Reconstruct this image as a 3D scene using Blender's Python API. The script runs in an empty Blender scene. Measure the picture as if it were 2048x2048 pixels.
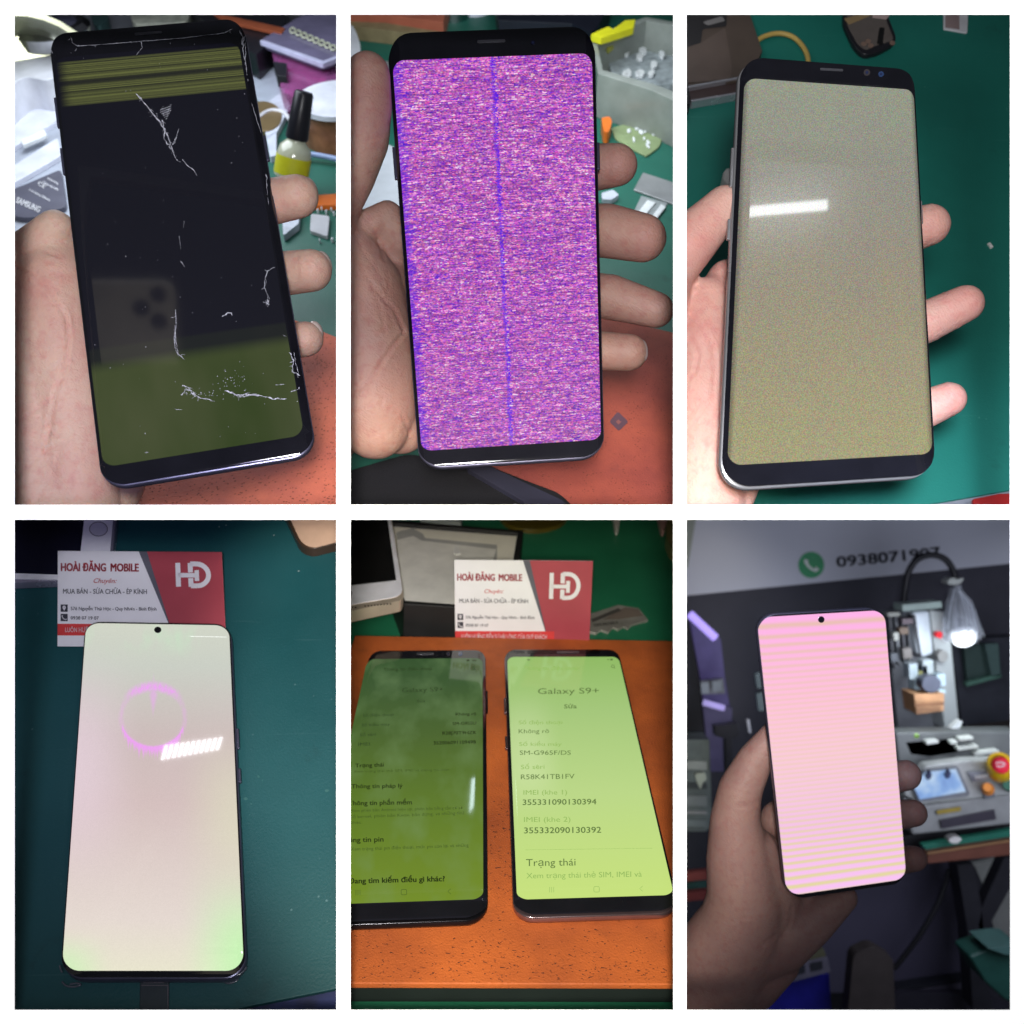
import bpy, bmesh, math, random
import numpy as np
from mathutils import Vector, Matrix
random.seed(7); rng = np.random.default_rng(7)

# ------------------------------------------------------------------ camera, world, exposure
scene = bpy.context.scene
TH = 0.515                     # tangent of half the field of view
CAM = Vector((0, 0, 1.8))
cd = bpy.data.cameras.new('camera'); cam = bpy.data.objects.new('camera', cd)
scene.collection.objects.link(cam); scene.camera = cam
cam.location = CAM
cd.sensor_width = 36; cd.lens = 18 / TH; cd.clip_start = 0.01; cd.clip_end = 20
cd.dof.use_dof = True; cd.dof.focus_distance = 0.43; cd.dof.aperture_fstop = 14.0
scene.view_settings.view_transform = 'Standard'; scene.view_settings.look = 'None'
scene.view_settings.exposure = 0; scene.view_settings.gamma = 1
world = bpy.data.worlds.new('World'); scene.world = world; world.use_nodes = True
world.node_tree.nodes['Background'].inputs[0].default_value = (.80, .86, 1, 1)
world.node_tree.nodes['Background'].inputs[1].default_value = 0.05

def lamp(kind, name, pos, target, energy, color=(1, 1, 1), size=.05, size_y=None, cone=40, blend=.4, sx=1):
    l = bpy.data.lights.new(name, kind); o = bpy.data.objects.new(name, l)
    scene.collection.objects.link(o)
    o.location = pos
    z = (Vector(pos) - Vector(target)).normalized(); x = (Vector((1, 0, 0)) - z * z.x).normalized(); y = z.cross(x)
    o.rotation_euler = Matrix((x, y, z)).transposed().to_euler(); o.scale = (sx, 1, 1)
    l.energy = energy; l.color = color
    if kind == 'AREA':
        l.shape = 'RECTANGLE'; l.size = size; l.size_y = size_y or size
    else:
        l.shadow_soft_size = size; l.spot_size = math.radians(cone); l.spot_blend = blend
    return o

# ------------------------------------------------------------------ picture geometry -> places in the room
def ray(px, py):
    return Vector(((px - 1024) / 1024 * TH, -(py - 1024) / 1024 * TH, -1))
def W(px, py, d):
    return CAM + ray(px, py) * d
def PX(d):                     # size of one photograph pixel at depth d
    return TH / 1024 * d
class Pl:                      # a flat surface somewhere in the room
    def __init__(s, p0, n):
        s.p0 = Vector(p0); s.n = Vector(n).normalized()
        if s.n.z < 0: s.n = -s.n
    def hit(s, px, py, h=0):
        r = ray(px, py); q = s.p0 + s.n * h
        return CAM + r * ((q - CAM).dot(s.n) / r.dot(s.n))
    def up(s, h): return Pl(s.p0 + s.n * h, s.n)
def pl3(a, b, c):
    A, B, C_ = W(*a), W(*b), W(*c)
    return Pl(A, (B - A).cross(C_ - A))
def isec(a, b, c, d):
    x = np.cross(np.cross([*a, 1], [*b, 1]), np.cross([*c, 1], [*d, 1])); return (x[0] / x[2], x[1] / x[2])
def corners(L, R, T, B):
    return [isec(*L, *T), isec(*R, *T), isec(*R, *B), isec(*L, *B)]
def homog(q):                  # unit square (t up) -> picture
    A = []
    for (s, t), (x, y) in zip([(0, 1), (1, 1), (1, 0), (0, 0)], q):
        A.append([s, t, 1, 0, 0, 0, -x * s, -x * t, -x]); A.append([0, 0, 0, s, t, 1, -y * s, -y * t, -y])
    return np.linalg.svd(np.array(A, float))[2][-1].reshape(3, 3)
def natural_plane(q, d):
    G = np.array([[TH / 1024, 0, -TH], [0, -TH / 1024, TH], [0, 0, -1]]) @ homog(q)
    c = G @ [.5, .5, 1]; G = G * (-d / c[2])
    c = G @ [.5, .5, 1]
    return Pl(CAM + Vector(c), Vector(np.cross(G[:, 0], G[:, 1])))
class QMap:
    def __init__(s, q, pl, T=0):
        s.T = T; s.H = homog(q); s.Hi = np.linalg.inv(s.H); s.pl = pl
        s.w = ((s.P(1, 0) - s.P(0, 0)).length + (s.P(1, 1) - s.P(0, 1)).length) / 2
        s.l = ((s.P(0, 1) - s.P(0, 0)).length + (s.P(1, 1) - s.P(1, 0)).length) / 2
    def px(s, a, b):
        v = s.H @ [a, b, 1]; return v[0] / v[2], v[1] / v[2]
    def P(s, a, b, h=0):
        return s.pl.hit(*s.px(a, b)) + s.pl.n * (h - s.T)
    def st(s, px, py):
        v = s.Hi @ [px, py, 1]; return v[0] / v[2], v[1] / v[2]
    def M(s, x, y, h=0):       # metres
        return s.P(x / s.w, y / s.l, h)

# ------------------------------------------------------------------ materials
class NT:
    def __init__(s, name):
        s.m = bpy.data.materials.new(name); s.m.use_nodes = True; s.t = s.m.node_tree
        s.b = s.t.nodes['Principled BSDF']
    def n(s, typ, **kw):
        o = s.t.nodes.new(typ)
        for k, v in kw.items():
            if k.startswith('i_'):
                key = k[2:]; key = int(key) if key.isdigit() else key.replace('_', ' ')
                s.put(o.inputs[key], v)
            else: setattr(o, k, v)
        return o
    def put(s, sock, v):
        if isinstance(v, bpy.types.NodeSocket): s.t.links.new(v, sock)
        elif isinstance(v, bpy.types.Node): s.t.links.new(v.outputs[0], sock)
        else: sock.default_value = v
    def math(s, op, a, b=0.0, c=None, clamp=False):
        o = s.n('ShaderNodeMath', operation=op, use_clamp=clamp); s.put(o.inputs[0], a); s.put(o.inputs[1], b)
        if c is not None: s.put(o.inputs[2], c)
        return o.outputs[0]
    def mix(s, f, a, b, mode='MIX'):
        o = s.n('ShaderNodeMix', data_type='RGBA', blend_type=mode); s.put(o.inputs[0], f)
        for k, v in ((6, a), (7, b)):
            s.put(o.inputs[k], (*v, 1) if isinstance(v, tuple) and len(v) == 3 else v)
        return o.outputs[2]
    def ramp(s, f, stops, interp='LINEAR'):
        o = s.n('ShaderNodeValToRGB'); s.put(o.inputs[0], f); cr = o.color_ramp; cr.interpolation = interp
        while len(cr.elements) < len(stops): cr.elements.new(.5)
        for e, (p, c) in zip(cr.elements, stops):
            e.position = p; e.color = (*c, 1) if len(c) == 3 else c
        return o.outputs[0]
    def tex(s, kind='Object'):
        return s.n('ShaderNodeTexCoord').outputs[kind]
    def noise(s, scale, detail=3, rough=.55, vec=None, out=0):
        o = s.n('ShaderNodeTexNoise'); o.inputs['Scale'].default_value = scale
        o.inputs['Detail'].default_value = detail; o.inputs['Roughness'].default_value = rough
        s.put(o.inputs['Vector'], vec if vec is not None else s.tex()); return o.outputs[out]
def srgb(r, g, b):
    f = lambda c: (c / 255 / 12.92) if c / 255 <= .04045 else ((c / 255 + .055) / 1.055) ** 2.4
    return (f(r), f(g), f(b))
MC = {}
def M(name, col=(.5, .5, .5), rough=.5, metal=0, var=.12, vs=60, bump=.0, bs=400, coat=0, trans=0, alpha=1, emis=None, es=0, ior=1.45, sss=0):
    if name in MC: return MC[name]
    k = NT(name); b = k.b
    nz = k.noise(vs, 4)
    f = k.ramp(nz, [(.3, (0, 0, 0)), (.7, (1, 1, 1))])
    k.put(b.inputs['Base Color'], k.mix(f, tuple(c * (1 - var) for c in col), tuple(min(1, c * (1 + var)) for c in col)))
    k.put(b.inputs['Roughness'], k.math('ADD', k.math('MULTIPLY', nz, .15), rough - .07, clamp=True))
    b.inputs['Metallic'].default_value = metal; b.inputs['Coat Weight'].default_value = coat
    b.inputs['Coat Roughness'].default_value = .06
    b.inputs['Transmission Weight'].default_value = trans; b.inputs['Alpha'].default_value = alpha
    b.inputs['IOR'].default_value = ior
    if sss:
        b.inputs['Subsurface Weight'].default_value = sss; b.inputs['Subsurface Radius'].default_value = (1, .35, .2)
        b.inputs['Subsurface Scale'].default_value = .004
    if emis: b.inputs['Emission Color'].default_value = (*emis, 1); b.inputs['Emission Strength'].default_value = es
    if bump:
        bn = k.n('ShaderNodeBump'); bn.inputs['Strength'].default_value = bump; bn.inputs['Distance'].default_value = .001
        k.put(bn.inputs['Height'], k.noise(bs, 4, .6)); k.put(b.inputs['Normal'], bn)
    MC[name] = k.m; return k.m

def MM(name, col, rough=.5, stain=.35, sc=1.0):
    """used work mat: stains, wiped patches, pale dust, short scratches"""
    if name in MC: return MC[name]
    k = NT(name); b = k.b
    c = k.mix(k.ramp(k.noise(9 * sc, 5, .6), [(.35, (0, 0, 0)), (.68, (1, 1, 1))]), tuple(x * (1 - stain * .5) for x in col), tuple(x * (1 + stain * .4) + .003 for x in col))
    st = k.ramp(k.noise(26 * sc, 6, .7), [(.62, (0, 0, 0)), (.70, (.35, .35, .35))]); c = k.mix(st, c, tuple(x * .45 for x in col))
    v1 = k.n('ShaderNodeTexVoronoi'); v1.inputs['Scale'].default_value = 150 * sc; k.put(v1.inputs['Vector'], k.tex())
    dust = k.math('MULTIPLY', k.ramp(v1.outputs[0], [(.05, (1, 1, 1)), (.09, (0, 0, 0))]), k.ramp(k.noise(40 * sc, 2), [(.55, (0, 0, 0)), (.62, (.6, .6, .6))]))
    mp_ = k.n('ShaderNodeMapping'); k.put(mp_.inputs[0], k.tex()); mp_.inputs['Rotation'].default_value = (0, 0, .5); mp_.inputs['Scale'].default_value = (14, 420, 1)
    sc_ = k.ramp(k.noise(1, 2, .5, mp_.outputs[0]), [(.72, (0, 0, 0)), (.77, (.16, .16, .16))])
    c = k.mix(k.math('MAXIMUM', dust, sc_), c, tuple(min(1, x * 1.6 + .10) for x in col))
    k.put(b.inputs['Base Color'], c); k.put(b.inputs['Roughness'], k.math('ADD', k.math('MULTIPLY', k.noise(20 * sc, 4), .25), rough - .12, clamp=True))
    bn = k.n('ShaderNodeBump'); bn.inputs['Strength'].default_value = .2; bn.inputs['Distance'].default_value = .0008
    k.put(bn.inputs['Height'], k.noise(900, 3)); k.put(b.inputs['Normal'], bn)
    MC[name] = k.m; return k.m

# ------------------------------------------------------------------ object helpers
def link(o, parent=None):
    scene.collection.objects.link(o)
    if parent is not None: o.parent = parent
    return o
def mesh(name, verts, faces, mat, parent=None, smooth=False, uvs=None):
    me = bpy.data.meshes.new(name); me.from_pydata([tuple(v) for v in verts], [], faces)
    if mat: me.materials.append(mat)
    if smooth: me.polygons.foreach_set('use_smooth', [True] * len(me.polygons))
    if uvs is not None:
        ul = me.uv_layers.new(name='UVMap')
        for lp in me.loops: ul.data[lp.index].uv = uvs[lp.vertex_index]
    me.update()
    return link(bpy.data.objects.new(name, me), parent)
def tag(o, label, cat, group=None):
    o['label'] = label; o['category'] = cat
    if group: o['group'] = group
    return o
def thing(name, label, cat, group=None):
    o = bpy.data.objects.new(name, None); o.empty_display_size = .02; link(o)
    return tag(o, label, cat, group)
def struct(o): o['kind'] = 'structure'; return o
def fixn(o):
    bm = bmesh.new(); bm.from_mesh(o.data); bmesh.ops.recalc_face_normals(bm, faces=bm.faces); bm.to_mesh(o.data); bm.free(); return o
def bevel(o, w, seg=2):
    m = o.modifiers.new('bevel', 'BEVEL'); m.width = w; m.segments = seg; m.limit_method = 'ANGLE'; m.angle_limit = math.radians(40)
    o.data.polygons.foreach_set('use_smooth', [True] * len(o.data.polygons))
    m2 = o.modifiers.new('wn', 'WEIGHTED_NORMAL'); m2.keep_sharp = True
    return o
def roundpoly(pts, r, seg=6):
    out = []; n = len(pts); r = [r] * n if not isinstance(r, (list, tuple)) else r
    for i in range(n):
        p = Vector(pts[i]); a = Vector(pts[i - 1]) - p; b = Vector(pts[(i + 1) % n]) - p
        rr = min(r[i], a.length * .49, b.length * .49)
        if rr < .5: out.append(tuple(p)); continue
        A = p + a.normalized() * rr; B = p + b.normalized() * rr
        for k in range(seg + 1):
            t = k / seg; out.append(tuple(A * (1 - t) ** 2 + p * 2 * t * (1 - t) + B * t * t))
    return out
def slab(name, pl, pts, th, mat, parent=None, h0=0, r=0, bev=.0004, flare=0):
    """solid of thickness th standing on plane pl (+h0); pts outline its top face in the picture"""
    if r: pts = roundpoly(pts, r)
    top = [pl.hit(x, y, h0 + th) for x, y in pts]; c = sum(top, Vector()) / len(top)
    bot = [p - pl.n * th + (p - c) * flare for p in top]; n = len(top)
    f = [tuple(range(n)), tuple(range(2 * n - 1, n - 1, -1))] + [(i, n + i, n + (i + 1) % n, (i + 1) % n) for i in range(n)]
    o = fixn(mesh(name, top + bot, f, mat, parent))
    if bev and th > bev * 2.2: bevel(o, bev)
    return o
def sheet(name, pl, pts, h, mat, parent=None, r=0):
    if r: pts = roundpoly(pts, r)
    v = [pl.hit(x, y, h) for x, y in pts]
    o = mesh(name, v, [tuple(range(len(v)))], mat, parent)
    if o.data.polygons[0].normal.dot(pl.n) < 0: o.data.flip_normals()
    return o
def shell(name, pl, outer, inner, hgt, mat, parent=None, floor_h=.001, h0=0):
    """open box: outer and inner top outlines in the picture"""
    n = len(outer)
    a = [pl.hit(*p, h0 + hgt) for p in outer]; b = [p - pl.n * hgt for p in a]
    c = [pl.hit(*p, h0 + hgt) for p in inner]; d = [p - pl.n * (hgt - floor_h) for p in c]
    f = []
    for i in range(n):
        j = (i + 1) % n
        f += [(i, j, n + j, n + i), (i, 2 * n + i, 2 * n + j, j), (2 * n + i, 3 * n + i, 3 * n + j, 2 * n + j)]
    f += [tuple(range(n, 2 * n)), tuple(range(3 * n, 4 * n))]
    return bevel(fixn(mesh(name, a + b + c + d, f, mat, parent)), .0004)
def tube(name, pts, rad, mat, parent=None, seg=12, cyc=False, sub=6, caps=True):
    """tube through world points; rad is one radius or one per point"""
    P = [Vector(p) for p in pts]; n = len(P); R = rad if isinstance(rad, (list, tuple)) else [rad] * n
    C, Q = [], []
    if n > 2 and sub > 1:
        for i in range(n - 1):
            p0, p1, p2, p3 = P[max(i - 1, 0)], P[i], P[i + 1], P[min(i + 2, n - 1)]
            for k in range(sub):
                t = k / sub
                C.append(.5 * ((2 * p1) + (p2 - p0) * t + (2 * p0 - 5 * p1 + 4 * p2 - p3) * t * t + (3 * p1 - p0 - 3 * p2 + p3) * t ** 3))
                Q.append(R[i] * (1 - t) + R[i + 1] * t)
        C.append(P[-1]); Q.append(R[-1])
    else: C, Q = P, R
    v, f = [], []; ref = None
    for i, c in enumerate(C):
        d = (C[min(i + 1, len(C) - 1)] - C[max(i - 1, 0)]).normalized()
        if ref is None: ref = d.orthogonal().normalized()
        ref = (ref - d * ref.dot(d)).normalized(); b = d.cross(ref)
        for k in range(seg):
            a = 2 * math.pi * k / seg; v.append(c + (ref * math.cos(a) + b * math.sin(a)) * Q[i])
    for i in range(len(C) - 1):
        for k in range(seg):
            f.append((i * seg + k, i * seg + (k + 1) % seg, (i + 1) * seg + (k + 1) % seg, (i + 1) * seg + k))
    if caps: f += [tuple(range(seg)), tuple(range((len(C) - 1) * seg, len(C) * seg))]
    return fixn(mesh(name, v, f, mat, parent, smooth=True))
def lathe(name, base, top, prof, mat, parent=None, seg=32):
    """prof: (fraction along base->top, radius)"""
    base, top = Vector(base), Vector(top); d = top - base; a = d.orthogonal().normalized(); b = d.normalized().cross(a)
    v, f = [], []
    for (t, r) in prof:
        for k in range(seg):
            g = 2 * math.pi * k / seg; v.append(base + d * t + (a * math.cos(g) + b * math.sin(g)) * max(r, 1e-5))
    for i in range(len(prof) - 1):
        for k in range(seg): f.append((i * seg + k, i * seg + (k + 1) % seg, (i + 1) * seg + (k + 1) % seg, (i + 1) * seg + k))
    f += [tuple(range(seg)), tuple(range((len(prof) - 1) * seg, len(prof) * seg))]
    o = fixn(mesh(name, v, f, mat, parent))
    o.data.polygons.foreach_set('use_smooth', [len(p.vertices) == 4 for p in o.data.polygons])
    m = o.modifiers.new('e', 'EDGE_SPLIT'); m.split_angle = math.radians(35)
    return o
def discpts(cx, cy, rx, ry=None, n=28, rot=0):
    ry = ry or rx; c, s = math.cos(rot), math.sin(rot); o = []
    for k in range(n):
        x, y = rx * math.cos(2 * math.pi * k / n), ry * math.sin(2 * math.pi * k / n); o.append((cx + x * c - y * s, cy + x * s + y * c))
    return o
def strokes(name, pl, lines, h, mat, parent=None):
    """thin ribbons; each line is a list of (px, py, width)"""
    v, f = [], []
    for L in lines:
        k0 = len(v)
        for i, (x, y, w) in enumerate(L):
            a = L[max(i - 1, 0)]; b = L[min(i + 1, len(L) - 1)]
            dx, dy = b[0] - a[0], b[1] - a[1]; q = math.hypot(dx, dy) or 1
            nx, ny = -dy / q * w / 2, dx / q * w / 2
            v += [pl.hit(x + nx, y + ny, h), pl.hit(x - nx, y - ny, h)]
        for i in range(len(L) - 1): f.append((k0 + 2 * i, k0 + 2 * i + 1, k0 + 2 * i + 3, k0 + 2 * i + 2))
    return mesh(name, v, f, mat, parent)
def each_stroke(name, pl, lines, h, mat, parent):
    for l in lines: strokes(name, pl, [l], h, mat, parent)
def clip_to_opening(before, x0=None, x1=None, y0=None, y1=None):
    """things end at the dividers of their own opening"""
    bpy.context.view_layer.update()
    for o in list(scene.objects):
        if o in before or o.type != 'MESH': continue
        for v, ax, s in ((x0, 0, 1), (x1, 0, -1), (y0, 1, -1), (y1, 1, 1)):
            if v is None: continue
            t = (v - 1024) / 1024 * TH * (1 if ax == 0 else -1)
            n = Vector((1, 0, t)) if ax == 0 else Vector((0, 1, t)); n = n.normalized() * s    # keep side n.(p-CAM) > 1.3 mm
            co = CAM + n * .0013
            if all((p.co - co).dot(n) > 0 for p in o.data.vertices): continue
            bm = bmesh.new(); bm.from_mesh(o.data)
            bmesh.ops.bisect_plane(bm, geom=bm.verts[:] + bm.edges[:] + bm.faces[:], plane_co=co, plane_no=n, clear_inner=True)
            bm.to_mesh(o.data); bm.free()
        if not o.data.vertices: print('EMPTY after clip', o.name)
def twigs(line, n=6, l=(3, 11), w=.8):
    out = []
    for _ in range(n):
        i = random.randrange(1, len(line) - 1); x, y, _w = line[i]; a = math.atan2(line[i + 1][1] - line[i - 1][1], line[i + 1][0] - line[i - 1][0]) + random.choice((-1, 1)) * random.uniform(.4, 1.3); r = random.uniform(*l)
        out.append(jag([(x, y), (x + math.cos(a) * r * .5, y + math.sin(a) * r * .5), (x + math.cos(a + .3) * r, y + math.sin(a + .3) * r)], .5, 2, w))
    return out
def jag(pts, amp=2, sub=6, w=2):
    out = []
    for i in range(len(pts) - 1):
        (x0, y0), (x1, y1) = pts[i][:2], pts[i + 1][:2]
        for k in range(sub):
            t = k / sub; out.append((x0 + (x1 - x0) * t + random.uniform(-amp, amp), y0 + (y1 - y0) * t + random.uniform(-amp, amp), w * random.uniform(.2, 1.15)))
    out.append((*pts[-1][:2], .3)); return out

TXT = {}
def text_geo(body, bold=0.0, shear=0.0, space=1.0):
    key = (body, bold, shear, space)
    if key in TXT: return TXT[key]
    c = bpy.data.curves.new('t', 'FONT'); c.body = body; c.size = 1; c.shear = shear; c.space_character = space
    c.resolution_u = 3
    o = bpy.data.objects.new('t', c); scene.collection.objects.link(o); dg = bpy.context.evaluated_depsgraph_get()
    me = bpy.data.meshes.new_from_object(o.evaluated_get(dg))
    v = [tuple(p.co[:2]) for p in me.vertices]; f = [tuple(p.vertices) for p in me.polygons]
    bpy.data.objects.remove(o); bpy.data.curves.remove(c); bpy.data.meshes.remove(me)
    if bold:                   # a heavier face: the same glyphs struck four times, slightly apart
        v0, f0, n0 = v, f, len(v); v, f = [], []
        for k, (dx, dy) in enumerate(((-1, -.5), (1, -.5), (-1, .5), (1, .5))):
            v += [(x + dx * bold * 1.6, y + dy * bold * 1.6) for x, y in v0]; f += [tuple(i + k * n0 for i in p) for p in f0]
    TXT[key] = (v, f); return TXT[key]
def writing(name, pl, items, h, mat, parent=None):
    """items: (text, (x,y) left baseline, (x,y) right baseline, cap height px, bold[, shear])"""
    o = None
    for it in items:
        V, F = [], []; body, pL, pR, hp, bold = it[:5]; sh = it[5] if len(it) > 5 else 0
        v, f = text_geo(body, bold, sh); x0 = min(p[0] for p in v); x1 = max(p[0] for p in v)
        dx, dy = pR[0] - pL[0], pR[1] - pL[1]; q = math.hypot(dx, dy); up = (dy / q, -dx / q)
        if len(it) > 6: up = it[6]
        for (x, y) in v:
            t = (x - x0) / (x1 - x0); g = y / .73 * hp
            V.append(pl.hit(pL[0] + dx * t + up[0] * g, pL[1] + dy * t + up[1] * g, h))
        o = mesh(name, V, f, mat, parent)
        if len(o.data.polygons) and o.data.polygons[0].normal.dot(pl.n) < 0: o.data.flip_normals()
    return o

# ------------------------------------------------------------------ phones
def rr_row(y, x0, x1, y0, y1, r):
    e = min(y - y0, y1 - y)
    dx = r - math.sqrt(max(0, r * r - (r - e) ** 2)) if e < r else 0
    return x0 + dx, x1 - dx
def curved_sheet(name, q, rect, r, hf, mat, parent, lift=0, nx=26, ny=60):
    x0, x1, y0, y1 = rect
    ys = sorted(set([y0 + r * (1 - math.cos(math.pi / 2 * k / 14)) for k in range(15)] + [y1 - r * (1 - math.cos(math.pi / 2 * k / 14)) for k in range(15)] +
                    [y0 + r + (y1 - y0 - 2 * r) * k / ny for k in range(ny + 1)]))
    us = [.5 - .5 * math.cos(math.pi * k / nx) for k in range(nx + 1)]
    v, uv, f = [], [], []
    for y in ys:
        a, b = rr_row(y, x0, x1, y0, y1, r)
        for u in us:
            x = a + (b - a) * u
            v.append(q.M(x, y, hf(x, y) + lift)); uv.append(((x - x0) / (x1 - x0), (y - y0) / (y1 - y0)))
    n = nx + 1
    for j in range(len(ys) - 1):
        for i in range(nx): f.append((j * n + i, j * n + i + 1, (j + 1) * n + i + 1, (j + 1) * n + i))
    o = mesh(name, v, f, mat, parent, smooth=True, uvs=uv)
    if o.data.polygons[len(f) // 2].normal.dot(q.pl.n) < 0: o.data.flip_normals()
    return o
GLASS = lambda: M('black_front_glass', (.008, .008, .012), .07, var=.2, coat=.6)
def phone(label, cat, q, r_mm, frame_mat, screen_px, screen_mat, scr_r, curve=(.0045, .0022), glass=None, group=None, ear=None, cams=(), buttons=(), gin=.0003):
    root = thing('smartphone', label, cat, group)
    T = q.T; w, l = q.w, q.l; r = r_mm / 1000; cw, cdp = curve
    def hf(x, y):
        d = min(x, w - x); h = T - (cdp * (1 - d / cw) ** 2 if d < cw else 0)
        e = min(y, l - y)
        if e < .0012: h -= .0006 * (1 - max(e, 0) / .0012) ** 2
        return h
    def ring(ins, h):
        pts = []
        for cx, cy, a0 in ((w - r, l - r, 0), (r, l - r, 90), (r, r, 180), (w - r, r, 270)):
            for k in range(11):
                a = math.radians(a0 + 9 * k); rr = r - ins
                pts.append((cx + rr * math.cos(a), cy + rr * math.sin(a)))
        return [q.M(x, y, h) for x, y in pts]
    prof = [(.0016, T - cdp - .0002), (.0003, T - cdp - .0001), (0, T - cdp - .0004), (-.0001, (T - cdp) * .5), (.0004, (T - cdp) * .2), (.003, 0)]
    V, F = [], []; n = 44
    for ins, h in prof: V += ring(ins, h)
    for j in range(len(prof) - 1):
        for k in range(n): F.append((j * n + k, j * n + (k + 1) % n, (j + 1) * n + (k + 1) % n, (j + 1) * n + k))
    F += [tuple(range(n)), tuple(range((len(prof) - 1) * n, len(prof) * n))]
    o = fixn(mesh('body', V, F, frame_mat, root, smooth=True)); m = o.modifiers.new('e', 'EDGE_SPLIT'); m.split_angle = math.radians(60)
    curved_sheet('front_glass', q, (gin, w - gin, gin, l - gin), r - gin, hf, glass or GLASS(), root)
    if screen_px:
        st = [q.st(*p) for p in screen_px]     # TL TR BR BL
        rect = ((st[0][0] + st[3][0]) / 2 * w, (st[1][0] + st[2][0]) / 2 * w, (st[2][1] + st[3][1]) / 2 * l, (st[0][1] + st[1][1]) / 2 * l)
        root_rect = rect
        s = curved_sheet('screen', q, rect, scr_r / 1000, hf, screen_mat, root, lift=.00012)
    else: rect = None
    if ear:
        slab('earpiece', q.pl, ear, .0002, M('earpiece_mesh', (.12, .12, .14), .35, metal=.6), root, r=4, bev=0)
    for (cx, cy, rr, m_) in cams:
        slab('front_camera', q.pl, discpts(cx, cy, rr), .0002, m_, root, bev=0)
        if rr > 3: slab('lens', q.pl.up(.0002), discpts(cx, cy, rr * .45), .0001, M('lens_glass', (.02, .03, .09), .05, coat=1), root, bev=0)
    for side, t0, t1 in buttons:
        x = -.0003 if side == 'l' else w + .0003; y0, y1 = t0 * l, t1 * l; hh = (T - cdp) * .62; V = []
        for yy in (y0, y1):
            for xx in (x - .0008, x + .0008):
                for h in (hh - .0009, hh + .0009): V.append(q.M(xx, yy, h))
        b = fixn(mesh('side_button', V, [(0, 1, 3, 2), (4, 5, 7, 6), (0, 1, 5, 4), (2, 3, 7, 6), (0, 2, 6, 4), (1, 3, 7, 5)], frame_mat, root)); bevel(b, .0003)
    return root, q, rect

def screen_mat(name, build, rough=.09, coat=0):
    k = NT(name); b = k.b
    uv = k.n('ShaderNodeSeparateXYZ', i_0=k.tex('UV'))
    col = build(k, uv.outputs[0], uv.outputs[1])
    b.inputs['Base Color'].default_value = (.01, .01, .012, 1); b.inputs['Roughness'].default_value = rough
    b.inputs['Coat Weight'].default_value = coat; b.inputs['Coat Roughness'].default_value = .03
    k.put(b.inputs['Emission Color'], col); b.inputs['Emission Strength'].default_value = 1
    return k.m
def sstep(k, x, a, b):
    o = k.n('ShaderNodeMapRange', interpolation_type='SMOOTHSTEP'); k.put(o.inputs[0], x); k.put(o.inputs[1], a); k.put(o.inputs[2], b)
    return o.outputs[0]
def vec(k, x, y, z=0.0):
    o = k.n('ShaderNodeCombineXYZ'); k.put(o.inputs[0], x); k.put(o.inputs[1], y); k.put(o.inputs[2], z); return o.outputs[0]
def white(k, v, dims='3D'):
    o = k.n('ShaderNodeTexWhiteNoise', noise_dimensions=dims); k.put(o.inputs['Vector'], v); return o

# ------------------------------------------------------------------ hands
def skin(name, col, deep, red, freckle=.1):
    k = NT(name); b = k.b
    big = k.noise(45, 3); fine = k.noise(700, 4, .6)
    c = k.mix(k.ramp(big, [(.35, (0, 0, 0)), (.68, (1, 1, 1))]), col, deep)
    at = k.n('ShaderNodeAttribute', attribute_name='flush')
    c = k.mix(k.math('MULTIPLY', at.outputs['Fac'], .85), c, red)
    c = k.mix(k.ramp(k.noise(260, 2), [(.48, (0, 0, 0)), (.72, (.42, .42, .42))]), c, red)
    k.put(b.inputs['Base Color'], c)
    b.inputs['Roughness'].default_value = .5; b.inputs['Specular IOR Level'].default_value = .35
    b.inputs['Subsurface Weight'].default_value = .25; b.inputs['Subsurface Radius'].default_value = (1, .3, .15); b.inputs['Subsurface Scale'].default_value = .004
    vor = k.n('ShaderNodeTexVoronoi', feature='DISTANCE_TO_EDGE'); vor.inputs['Scale'].default_value = 900; k.put(vor.inputs['Vector'], k.tex())
    wr = k.n('ShaderNodeTexWave', bands_direction='DIAGONAL'); wr.inputs['Scale'].default_value = 260; wr.inputs['Distortion'].default_value = 9; wr.inputs['Detail'].default_value = 3; wr.inputs['Detail Scale'].default_value = 1.6
    k.put(wr.inputs['Vector'], k.tex())
    hgt = k.math('ADD', k.math('MULTIPLY', vor.outputs[0], .25), k.math('ADD', k.math('MULTIPLY', fine, .5), k.math('MULTIPLY', wr.outputs[1], .12)))
    bn = k.n('ShaderNodeBump'); bn.inputs['Strength'].default_value = .55; bn.inputs['Distance'].default_value = .0010
    k.put(bn.inputs['Height'], hgt); k.put(b.inputs['Normal'], bn)
    return k.m
def sphere_geo(c, r, seg=20, rings=12):
    v = [c + Vector((0, 0, r))]
    for i in range(1, rings):
        a = math.pi * i / rings
        for k in range(seg):
            g = 2 * math.pi * k / seg; v.append(c + Vector((math.sin(a) * math.cos(g), math.sin(a) * math.sin(g), math.cos(a))) * r)
    v.append(c - Vector((0, 0, r))); f = []
    for k in range(seg): f.append((0, 1 + k, 1 + (k + 1) % seg))
    for i in range(rings - 2):
        for k in range(seg):
            a = 1 + i * seg; f.append((a + k, a + seg + k, a + seg + (k + 1) % seg, a + (k + 1) % seg))
    e = len(v) - 1; a = 1 + (rings - 2) * seg
    for k in range(seg): f.append((e, a + (k + 1) % seg, a + k))
    return v, f
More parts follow.
